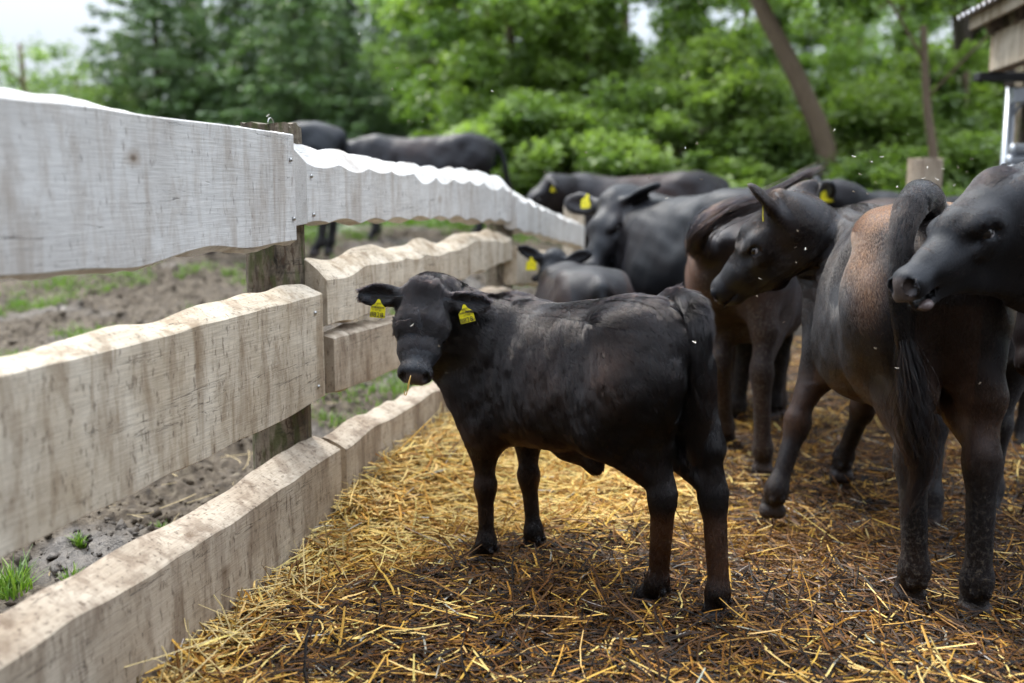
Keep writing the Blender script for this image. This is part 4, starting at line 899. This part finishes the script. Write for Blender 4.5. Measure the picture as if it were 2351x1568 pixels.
def make_broad(label, loc, w, z0, z1, seed, nc=150, per=170, size=.085, trunk=None, nbr=9, rad=(.16, .10, .05), group=None, mat=None, bark=None, name='tree', cat='tree'):
    root = empty(name, loc, label=label, cat=cat, group=group); (V, F, sh), C = broad_crown(seed, w, z0, z1, nc, per, size)
    tp = trunk or [(0, 0, -.2), (.1, .05, z0 + .3), (.05, 0, (z0 + z1) / 2), (0, 0, z1 * .92)]
    r = np.random.default_rng(seed + 1); br = [(r.uniform(.35, .9), C[r.integers(len(C))], rad[1] * .5) for _ in range(nbr)]
    trunk_mb(tp, rad, br, seed).build('trunk', bark or BARK, root)
    mesh_np('crown', V, F, mat or LEAF, root, smooth=False, attrs={'shade': sh}); return root
def copy_tree(src, label, loc, rz, sc, group):
    o = src.copy(); COL.objects.link(o); o.location = loc; o.rotation_euler = (0, 0, rz); o.scale = sc; o['label'] = label
    if group: o['group'] = group
    for ch in list(src.children):
        c = ch.copy(); COL.objects.link(c); c.parent = o
    return o
def make_spruce(label, loc, h, w, seed, group, dens=1.0):
    r = np.random.default_rng(seed); root = empty('spruce_tree', loc, label=label, cat='tree', group=group); C = []; Rr = []
    z = .25
    while z < h * .985:
        f = 1 - z / h; rad = w * f ** .8 * r.uniform(.85, 1.1) + .06; nb = int((6 + 12 * f) * dens)
        for k in range(nb):
            a = r.uniform(0, 6.283); rr_ = rad * r.uniform(.8, 1.18)
            for q in np.linspace(.3, 1, max(2, int(4 * f + 1))): C.append((rr_ * q * math.cos(a), rr_ * q * math.sin(a), z - .22 * rr_ * q ** 2 + .10 * rr_ * (q > .9))); Rr.append(.10 + .16 * rr_ * (1.15 - q) + .08)
        z += .30 * (.5 + .6 * f) * r.uniform(.8, 1.2)
    V, F, sh = leaves(np.array(C), np.array(Rr), max(6, int(26 * dens)), .085, r, .5, .25); 
    trunk_mb([(0, 0, -.3), (0, 0, h * .5), (0, 0, h)], (.16, .09, .02), [], seed).build('trunk', BARKD, root)
    mesh_np('crown', V, F, NEEDLE, root, smooth=False, attrs={'shade': sh}); return root
def at(px, Y): return float(W(px, 440, Y)[0])
# spruces (left and centre)
gs = 'spruces behind the field'
sA = make_spruce('tallest leftmost spruce, its tip against the white sky', (at(375, 27), 27, gz(at(375, 27), 27)), 7.2, 3.1, 1, gs)
sB = make_spruce('spruce right beside the tallest left one', (at(560, 28), 28, gz(at(560, 28), 28)), 6.7, 3.4, 2, gs)
sC = make_spruce('spruce above the topmost near board end', (at(690, 26), 26, gz(at(690, 26), 26)), 6.2, 3.2, 3, gs)
def sz(px, Y): x = at(px, Y); return (x, Y, float(gz(x, Y)))
for i, (src, px, Y, s_, lab) in enumerate([(sC, 300, 29, .74, 'short spruce at the left end of the row, sloping tip line'), (sA, 460, 30, .96, 'spruce between the two tallest left ones'), (sB, 800, 28, .86, 'spruce over the back of the field cow behind the post'), (sA, 880, 30, .80, 'narrow spruce over the head of the walking field cow'),
        (sC, 950, 26, .90, 'dark spruce right above the walking field cow'), (sB, 1050, 29, .84, 'spruce half hidden by the pale leafy tree at centre'), (sC, 235, 33, .52, 'low spruce peeking over the topmost near board'), (sA, 640, 31, .88, 'spruce in the second rank behind the big post'), (sC, 1010, 31, .95, 'spruce behind the gap between the field cow and leafy trees'), (sB, 1130, 31, .8, 'last spruce, behind the crown of the centre leafy tree'), (sA, 740, 33, .95, 'far spruce in the notch of the skyline')]):
    copy_tree(src, lab, sz(px, Y), 1.3 * i + .5, (s_ * 1.05, s_ * 1.05, s_), gs)
# airy pale tree at far left
x, y, z = sz(70, 24); make_broad('thin airy pale tree at the far left with sky showing through', (x, y, z), 2.2, .4, 3.9, 11, nc=85, per=60, size=.075, group='leafy trees', mat=LEAF2)
x, y, z = sz(190, 26); make_broad('small airy tree between the far left tree and the spruces', (x, y, z), 1.6, .2, 3.3, 12, nc=60, per=70, size=.075, group='leafy trees', mat=LEAF2)
# leafy wall, centre to right
gb = 'leafy trees'
t1 = make_broad('bright leafy tree at centre, right of the walking field cow', sz(1165, 17), 2.0, .2, 5.6, 21, nc=170, per=150, size=.10, group=gb, mat=LEAF2)
t2 = make_broad('tall dense leafy tree right of centre with drooping boughs', sz(1420, 19), 2.9, 1.2, 8.6, 22, nc=105, per=150, size=.11, group=gb)
t3 = make_broad('leafy tree over the back of the black cow by the fence', sz(1560, 15.5), 2.2, .3, 3.3, 23, nc=150, per=150, size=.095, group=gb, mat=LEAF2)
t4 = make_broad('tree with the long leaning brown trunk above the heifer head', sz(1925, 13.5), 2.7, 3.9, 8.2, 24, nc=120, per=150, size=.10, group=gb, trunk=[W(1925, 440, 13.5) - sz(1925, 13.5) - vec(0, 0, 1.5), W(1905, 390, 13.5) - sz(1925, 13.5), W(1840, 200, 13.6) - sz(1925, 13.5), W(1740, 0, 13.8) - sz(1925, 13.5), W(1690, -130, 14) - sz(1925, 13.5)], rad=(.16, .15, .125, .11, .09), bark=BARK, nbr=0)
t5 = make_broad('low bright bush-like tree in front of the leaning trunk foot', sz(1755, 14.5), 1.6, -.2, 2.3, 25, nc=120, per=140, size=.085, group=gb, mat=LEAF2)
i0 = 0
for src, px, Y, s_, rz, lab in [(t3, 1300, 18, (1, 1, 1.1), 2.0, 'leafy tree directly behind the farthest fence bay'), (t2, 1120, 24, (1, 1, .86), 1.1, 'tall leafy tree rising above the last spruces'), (t2, 1700, 22, (1.0, 1, .72), 2.6, 'tall leafy tree left of the leaning trunk'), (t3, 1480, 13.8, (.8, .8, .62), 4.0, 'low leafy bush behind the cow with the broad flank'),
        (t2, 2050, 21, (1, 1, 1.0), 4.2, 'tall leafy tree right of the leaning trunk with bright sky holes'), (t3, 2010, 15.5, (1, 1, .85), .9, 'dark green tree behind the squared post'), (t3, 2200, 14.5, (1.0, 1, .95), 3.2, 'leafy tree left of the shed posts'), (t2, 2360, 19, (1, 1, .9), 5.2, 'tall leafy tree behind the shed roof'), (t5, 2100, 12.6, (1, 1, .72), 2.2, 'low dark bush under the squared post'),
        (t5, 1640, 13.2, (1, 1, .66), 5.0, 'low bush between the hip of the glossy cow and the raised tail'), (t5, 1230, 14.6, (1.05, 1, .8), 3.3, 'bush behind the cow beyond the far fence'), (t5, 2290, 12.4, (1, 1, .78), 1.2, 'low bush behind the tube gate'), (t3, 2420, 15, (1.1, 1, 1.1), 2.4, 'leafy tree seen through the shed posts'),
        (t2, 1960, 28, (1.1, 1.1, 1.0), 3.4, 'distant tall tree behind the leaning trunk'), (t3, 1850, 19, (1.1, 1.1, 1.0), 1.7, 'shaded tree deep behind the leaning trunk')]:
    copy_tree(src, lab, sz(px, Y), rz, s_, gb)
def bare(label, p, w0, w1, bark):
    root = empty('tree', (p[0][0], p[0][1], 0), label=label, cat='tree', group='bare trunks in the wood'); q = [np.array(v) - np.array(root.location) for v in p]; mb = trunk_mb(q, (w0, w1), [(.7, q[-1] + vec(.8, .3, .9), w1 * .5), (.85, q[-1] + vec(-.7, .4, 1.0), w1 * .5)], 3); mb.build('trunk', bark, root); r = np.random.default_rng(int(p[0][0] * 100)); C = q[-1] + r.normal(0, .7, (26, 3)) * (1, 1, .5) + vec(0, 0, .9)
    V, F, sh = leaves(C, np.full(26, .4), 60, .09, r); mesh_np('crown', V, F, LEAF, root, smooth=False, attrs={'shade': sh})
bare('thin pale trunk rising behind the squared post', [(*W(2150, 440, 11.5)[:2], -.1), W(2145, 400, 11.5), W(2128, 240, 11.6), W(2120, 60, 11.8)], .06, .04, BARK)
bare('dark thick trunk left of the shed corner', [(*W(2215, 440, 16)[:2], -.1), W(2215, 300, 16), W(2212, 120, 16), W(2200, -80, 16)], .17, .14, BARKD)
bare('dark slim trunk behind the tube gate', [(*W(2335, 440, 10)[:2], -.1), W(2330, 300, 10), W(2325, 160, 10), W(2320, 20, 10)], .10, .08, BARKD)
def calf_brown(p):
    x, y, z = p.T; b = np.full(len(p), .03)
    b += .85 * np.exp(-((x - .80) / .10) ** 2 - ((z - .80) / .20) ** 2 - ((y - .02) / .14) ** 2)                     # chest
    b += .75 * smooth01(-z, -.50, -.38) * smooth01(z, .12, .26) * (x < 0)                                                # hocks and cannons
    b += .22 * smooth01(-z, -.6, -.4) * (x > 0) * smooth01(z, .1, .3)
    b += .28 * np.exp(-((x - .1) / .5) ** 2 - ((z - .62) / .09) ** 2)                                                  # belly
    b += .20 * np.exp(-((x + .42) / .10) ** 2 - ((z - 1.05) / .14) ** 2) + .12 * np.exp(-((x + .05) / .12) ** 2 - ((z - .95) / .13) ** 2)
    return b
cLF, cRF, cLH, cRH = G(1108, 1300, .022), G(1228, 1278, .022), G(1492, 1402, .022), G(1648, 1436, .022)
fm, hm = (cLF + cRF) / 2, (cLH + cRH) / 2; dv = fm - hm; chd = math.degrees(math.atan2(dv[1], dv[0])); CS = .732
cl = (hm + dv * .655)
calf_poll = W(975, 676, 3.12)
calf = make_cow('black calf with two numbered yellow ear tags, facing the viewer on the straw', (cl[0], cl[1], .022), chd, s=CS, calf=True, name='calf', cat='calf',
    hooves={'LF': cLF, 'RF': cRF, 'LH': cLH, 'RH': cRH}, poll=calf_poll, nose=W(950, 858, 2.90) - calf_poll, up=(.05, -.9, .5), hs=.80, res=.0075, mid=W(1075, 790, 3.22),
    ears=((.12, 1, .10), (.12, 1, .10)), ear_open=((.55, 0, .8), (.55, 0, .8)), brown=calf_brown, mud=lambda p: .3 * (1 - smooth01(p[:, 2], .1, .3)),
    tail=[W(1535, 692, 3.0), W(1578, 694, 2.86), W(1602, 735, 2.79), W(1610, 850, 2.76), W(1604, 960, 2.77)], tail_r=(.036, .026), fur=int(FURN * 1.6), fur_rad=.00058, fur_len=.021,
    switch=dict(path=[W(1610, 850, 2.76), W(1607, 930, 2.76), W(1600, 1010, 2.77), W(1596, 1075, 2.78)], n=700, width=([0, .4, 1], [.022, .026, .012]), rad=.0007, tint=.03), detail=True, ear_len=.130, xs=.75, rib=.0022, hw=1.28, leg=.93, eye_r=1.25)
ear_tag(calf, 1, along=-.015, size=.046, facing=(-.05, -1, .12), writing=True, tilt=R(14), drop=.015)
ear_tag(calf, -1, along=.004, size=.046, facing=(.05, -1, .1), writing=True, tilt=R(-6), drop=.02)
# ---- heifer seen from behind, head turned left
def hz2(a, b): return unit(np.asarray(b) - np.asarray(a))
def rust(p):
    x, y, z = p.T; n = nz_body(p, 1.3)
    b = .035 + .05 * n
    b += .78 * np.exp(-((z - 1.27) / .045) ** 2) * smooth01(-x, -.15, .1) * smooth01(x, -.66, -.56) * smooth01(np.abs(y), .02, .07)                        # top line
    b += .50 * np.exp(-((np.abs(y) - .215) / .03) ** 2) * smooth01(z, .85, 1.05) * smooth01(-x, .2, .4)
    b += .22 * smooth01(-z, -.75, -.45) * smooth01(z, .30, .42) * (x > .2) + .16 * np.exp(-((z - .62) / .12) ** 2) * (np.abs(y) < .2)
    b += .12 * (np.abs(y) < .09) * (x < -.55) * (z < 1.0) * (z > .5)
    return b
rLH, rRH, rLF, rRF = G(2088, 1392, .02), G(2238, 1428, .02), G(1772, 1190, .02), G(1930, 1108, .02)
rp = W(1790, 476, 3.82)
heifer = make_cow('rust-tinged black heifer standing tail to the viewer at the right, head turned left', (1.305, 3.45, .02), 83, s=.95, name='heifer', hooves={'LF': rLF, 'RF': rRF, 'LH': rLH, 'RH': rRH},
    poll=rp, nose=(-.56, .34, -.60), up=(-.6, .1, .65), hs=.90, hd=1.22, hw=1.05, res=.008, mid=(1.14, 4.14, 1.10), wid=.73, thigh=1.22, clump=.35, xs=.86, leg=1.03, tailbrown=.03, brown=rust, wrinkle=.011, neck_r=.86,
    mud=lambda p: np.clip(.75 * (1 - smooth01(p[:, 2], .25, .62)) * (p[:, 0] < 0) + .5 * (1 - smooth01(p[:, 2], .1, .3)) + .9 * np.exp(-(((p - vec(-.70, .13, 1.12)) / .07) ** 2).sum(1)), 0, 1),
    tail=[W(2125, 490, 2.98), W(2112, 452, 2.84), W(2078, 510, 2.75), W(2063, 620, 2.71), W(2069, 740, 2.71), W(2085, 830, 2.72)], tail_r=(.040, .019), detail=True,
    ears=((-.10, .30, 1.0), (-1.0, .1, -.1)), ear_len=.105, ear_open=((1, .15, 0), (1, .1, 0)), shave=lambda c: 1 - .9 * ((c[:, 0] > .52) & (c[:, 2] > .6)), mat=COATR, furmat=FURR, fur=int(FURN * 1.5), fur_len=.013, fur_rad=.0007,
    switch=dict(path=[W(2080, 790, 2.71), W(2093, 900, 2.70), W(2098, 990, 2.70), W(2112, 1080, 2.70), W(2070, 1190, 2.69)], n=1100, width=([0, .3, .6, .85, 1], [.014, .034, .034, .018, .008]), rad=.0008, tint=.02))
ear_tag(heifer, 1, along=-.03, size=.045, facing=(-1, .22, 0), drop=.01)
# ---- head coming in from the right edge
ep = W(2290, 440, 2.62); en = W(2016, 622, 2.50)
cow_e = make_cow('black cow reaching in from the right edge, only its head and neck in the picture', (2.62, 2.75, 0), 186, s=1.0, name='cow', poll=ep, nose=en - ep, up=(-.4, -.05, 1), hs=.76, hd=1.18, hw=1.08, res=.0085,
    brown=lambda p: .05 + .05 * nz_body(p, 1.3), wrinkle=.010, jaw_open=.3, detail=True, ears=((-1, .4, .1), (-1, .3, .1)), mid=(1.9, 2.8, 1.10), neck_r=1.14, eye_r=1.25, fur=int(FURN * .9), fur_len=.009, fur_rad=.0006, shave=lambda c: 1.0 * (c[:, 0] > .75), group='grown cattle in the yard')
# ---- muddy cow seen from behind with whipped-up tail
def muddy(p):
    x, y, z = p.T; return np.clip(.05 + .75 * np.exp(-((y - .24) / .07) ** 2) * (z > .6) * (z < 1.2) + .12 * (z < .9) + .05 * nz_body(p, 1.3), 0, 1)
mc = (1.24, 5.12, 0)
cow_m = make_cow('brown mud-caked cow seen from behind, whipping its frayed tail up', mc, 70, s=.93, name='cow', hooves={'LH': G(1668, 1030), 'RH': G(1750, 1092)}, poll=(1.85, 6.1, .75), nose=(.15, .3, -.9), up=(.2, 1, .3), res=.014, wid=.92,
    brown=muddy, mud=lambda p: np.clip(.9 * (p[:, 2] < .85) + .5 * (np.abs(p[:, 1]) > .12), 0, 1), leg=1.1, 
    tailbrown=.05, tail=[W(1640, 590, 4.5), W(1600, 560, 4.38), W(1630, 512, 4.32), W(1680, 484, 4.30), W(1740, 468, 4.32), W(1800, 430, 4.34), W(1850, 402, 4.36)], tail_r=(.052, .010),
    mat=COATR,
    switch=dict(path=[W(1596, 575, 4.36), W(1612, 520, 4.30), W(1680, 480, 4.27), W(1740, 462, 4.30), W(1800, 430, 4.34), W(1850, 400, 4.36), W(1895, 382, 4.36)], n=420, width=([0, .2, .5, .75, 1], [.030, .034, .028, .016, .022]), rad=.0014, tint=.03), group='grown cattle in the yard')
# ---- grey-sheened cow, left shoulder to the viewer, head low beside the fence
bp = W(1405, 462, 6.25); bn = W(1345, 580, 6.0)
cow_b = make_cow('black cow with a broad glossy flank behind the calf, ear out sideways by the fence', (1.03, 5.92, 0), 118, s=1.0, name='cow', poll=bp, nose=bn - bp, up=(-.55, -.35, .75), hs=1.05, res=.014, mid=(.72, 6.55, 1.16), brown=lambda p: .10 + .12 * nz_body(p, 1.1),
    ears=((-.15, 1, .15), (-.2, 1, .2)), ear_len=.15, ear_open=((.4, .2, -.4), (.4, 0, .6)), group='grown cattle in the yard')
ear_tag(cow_b, -1, along=-.04, size=.075, facing=(-.2, -1, .3), drop=-.055)
# ---- two calves beside the fence
cow_s1 = make_cow('small calf seen from behind in the gap above the black calf', (.36, 5.35, 0), 97, s=.70, calf=True, name='calf', cat='calf', poll=(.30, 6.05, .80), nose=(.0, .6, -.7), up=(0, .7, .7), hs=.85, res=.014, wid=1.25, group='calves by the fence', brown=lambda p: .12 + .35 * (np.abs(p[:, 1]) > .2))
s2p = W(1272, 592, 5.75); s2n = W(1262, 690, 5.55)
cow_s2 = make_cow('small calf by the fence, yellow tag in its raised ear', (.60, 6.30, 0), 232, s=.68, calf=True, name='calf', cat='calf', poll=s2p, nose=s2n - s2p, up=(0, -.8, .4), hs=.95, hw=1.15, res=.013, group='calves by the fence', brown=lambda p: .05 * np.ones(len(p)),
    ears=((-.1, .9, .5), (-.1, 1, .45)), ear_len=.14, ear_open=((.55, 0, .8), (.55, 0, .8)))
ear_tag(cow_s2, -1, along=-.02, size=.06, facing=(0, -1, .1), drop=.03)
# ---- cow head-on between the heifer and the right edge
cow_q = make_cow('dark cow standing close behind the heifer, mostly hidden, forelegs showing', (2.08, 4.30, 0), 238, s=.96, name='cow', hooves={'LF': G(2268, 1195), 'RF': G(2133, 1212)}, poll=(1.80, 3.42, 1.12), nose=(-.05, -.35, -.9), up=(-.1, -1, .3), hs=.95, res=.014,
    brown=lambda p: .2 + .15 * nz_body(p, 1.1), ears=((-.4, .7, .9), (-.4, .7, .9)), group='grown cattle in the yard', mid=(1.78, 3.75, 1.0), leg=1.05)
# ---- background cattle
cow_c = make_cow('black cow with brown flank standing beyond the far fence, head low to the left', (1.15, 9.6, gz(1.15, 9.6)), 176, s=1.03, name='cow', poll=W(1262, 418, 9.4), nose=(-.8, -.25, -.62), up=(-.5, 0, .8), hs=1.1, res=.02, brown=lambda p: .15 + .55 * np.exp(-((p[:, 0] + .1) / .3) ** 2), group='grown cattle in the yard')
ear_tag(cow_c, 1, along=0, size=.05, facing=(-.3, -1, 0))
cow_d = make_cow('black cow in the back row below the leaning trunk, yellow tag in its ear', (2.95, 6.75, 0), 178, s=1.0, name='cow', poll=W(1885, 438, 6.6), nose=(-.75, .15, -.65), up=(-.4, 0, .8), res=.018, hs=1.0, brown=lambda p: .08 + .1 * nz_body(p, 1), ears=((-.3, .9, .2), (-.3, .9, .2)), group='grown cattle in the yard')
ear_tag(cow_d, 1, along=-.03, size=.075, facing=(-.2, -1, .1), drop=-.01)
cow_k = make_cow('brown-backed cow grazing behind the heifer in the middle of the row', (2.62, 5.55, 0), -4, s=.955, name='cow', poll=(3.8, 5.5, .8), nose=(.5, 0, -.8), res=.018, brown=lambda p: .62 * smooth01(p[:, 2], .9, 1.15) + .1, group='grown cattle in the yard', wid=.9)
cow_f = make_cow('black cow walking with swinging tail on the raised field left of the trees', (-1.1, 12.0, gz(-.95, 12) - .04), 180, s=.97, name='cow', hooves=None, poll=(-2.35, 11.9, gz(-.95, 12) + .98), nose=(-.6, 0, -.8), up=(-.6, 0, .6), res=.02, xs=1.12, brown=lambda p: .1 + .4 * np.exp(-((p[:, 0]) / .3) ** 2 - ((p[:, 2] - 1.15) / .15) ** 2),
    tail=[W(1122, 332, 12), W(1142, 338, 12), W(1155, 362, 12), W(1162, 400, 12), W(1168, 440, 12)], tail_r=(.03, .022), group='cattle on the field',
    switch=dict(path=[W(1163, 400, 12), W(1167, 425, 12), W(1178, 455, 12)], n=120, width=([0, 1], [.02, .03]), rad=.003))
cow_g = make_cow('black cow behind the tall fence post, rump towards the other field cow', (-2.62, 10.6, gz(-2.25, 10.6)), 168, s=1.06, name='cow', poll=(-4.0, 10.9, gz(-2.2, 10.6) + 1.0), nose=(-.6, 0, -.8), res=.02, brown=lambda p: .08 + .1 * nz_body(p, 1), group='cattle on the field')
# ------------------------------------------------------------------ flies
m = NT('fly_wing'); m.bsdf(Base_Color=(.62, .60, .54), Roughness=.3); FLYW = m.m
m = NT('fly_body'); m.bsdf(Base_Color=(.22, .17, .12), Roughness=.4); FLYB = m.m
m = NT('stalk'); m.bsdf(Base_Color=(.45, .27, .06), Roughness=.4); STALK = m.m
fl = empty('fly', (0, 0, 0), label='tiny pale-winged fly in the air', cat='fly', group='flies')
f_ = Field((-.006, -.004, -.003), (.006, .004, .003), .0006); f_.ell((-.0012, 0, 0), (.0032, .0013, .0013), k=.0005); f_.ell((.0018, 0, 0), (.0014, .0013, .0012), k=.0006); f_.ell((.0034, 0, 0), (.0009, .0010, .0009), k=.0004)
V, F, _ = f_.mesh(1); mesh_np('body', V, F, FLYB, fl)
for sg in (1, -1):
    a = np.linspace(0, 2 * np.pi, 10, endpoint=False); top = np.stack([-.0012 + .0012 * np.cos(a) + sg * .0 , sg * (.0036 + .0030 * np.sin(a)), .0012 + .0006 * np.sin(a)], -1); V = np.concatenate([top, top - vec(0, 0, .00015)]); n = 10
    mbw = MB(); c = top.mean(0); mbw.add(np.concatenate([V, [c], [c - vec(0, 0, .00015)]]), [[i, (i + 1) % n, 20] for i in range(n)] + [[n + (i + 1) % n, n + i, 21] for i in range(n)]); 
    mbw.build('wing', FLYW, fl)
FP = [(912, 157, 3.2), (900, 205, 3.0), (597, 250, 2.8), (988, 182, 3.4), (1130, 210, 3.4), (665, 292, 2.9), (615, 265, 2.8), (1005, 275, 3.6), (938, 278, 3.6), (970, 280, 3.6), (825, 78, 3), (1385, 340, 3.2), (1345, 350, 3), (1610, 412, 3.4), (1573, 340, 3.2), (1530, 455, 3.2), (1490, 408, 3.4),
      (1960, 360, 2.9), (2025, 360, 2.7), (2000, 372, 2.7), (1974, 400, 2.8), (2010, 420, 2.8), (1992, 445, 2.9), (1960, 440, 2.8), (2070, 390, 2.8), (2130, 385, 2.7), (2200, 385, 2.6), (2230, 365, 2.6), (2150, 412, 2.7), (2120, 410, 2.8), (2220, 395, 2.6), (2190, 425, 2.6), (2060, 430, 2.8), (2165, 388, 2.7),
      (1832, 530, 3.3), (1826, 568, 3.3), (1850, 572, 3.3), (1828, 603, 3.3), (1745, 640, 3.2), (1738, 680, 3.2), (1555, 675, 3.0), (1800, 740, 3.2), (1595, 785, 2.7), (2010, 800, 2.8), (2110, 845, 2.7), (2060, 845, 2.7), (2250, 880, 2.6), (947, 747, 2.88), (1008, 795, 2.88), (1645, 850, 2.9), (2085, 310, 2.9), (1915, 300, 3.0), (1600, 330, 3.1), (1250, 395, 3.2), (1230, 470, 3.2)]
r8 = np.random.default_rng(8)
for i, (px, py, Y) in enumerate(FP):
    o = fl if i == 0 else fl.copy()
    if i:
        COL.objects.link(o)
        for ch in fl.children: c = ch.copy(); COL.objects.link(c); c.parent = o
    o.location = W(px, py, Y); o.rotation_euler = tuple(r8.uniform(-.9, .9, 2)) + (r8.uniform(0, 6.28),); s_ = r8.uniform(.7, 1.2); o.scale = (s_,) * 3
# straw stalk hanging from the calf's mouth
mb = MB(); q = [W(943, 862, 2.86), W(937, 882, 2.85), W(935, 898, 2.85), W(932, 907, 2.85), W(928, 904, 2.85), W(930, 897, 2.85)]; mb.tube(spline(q, 16), .0014, 6); mb.tube(spline([W(943, 862, 2.86), W(939, 884, 2.85), W(936, 898, 2.845)], 6), .0012, 5)
tag(mb.build('straw_stalk', STALK), 'bent straw stalk hanging from the calf mouth', 'straw')

m = NT('tongue_skin'); m.bsdf(Base_Color=(.13, .10, .10), Roughness=.3); hh = cow_e['H']; ff = Field(np.min([hh(.40, 0, -.17), hh(.52, 0, -.10)], 0) - .05, np.max([hh(.40, 0, -.17), hh(.52, 0, -.10)], 0) + .05, .005)
ff.ell(hh(.455, .020, -.152), (.022, .018, .010), k=.01, M=cow_e['HM']); ff.ell(hh(.448, .028, -.162), (.018, .012, .008), k=.01, M=cow_e['HM']); V, F, _ = ff.mesh(1); mesh_np('lip', V, F, m.m, cow_e['root'])
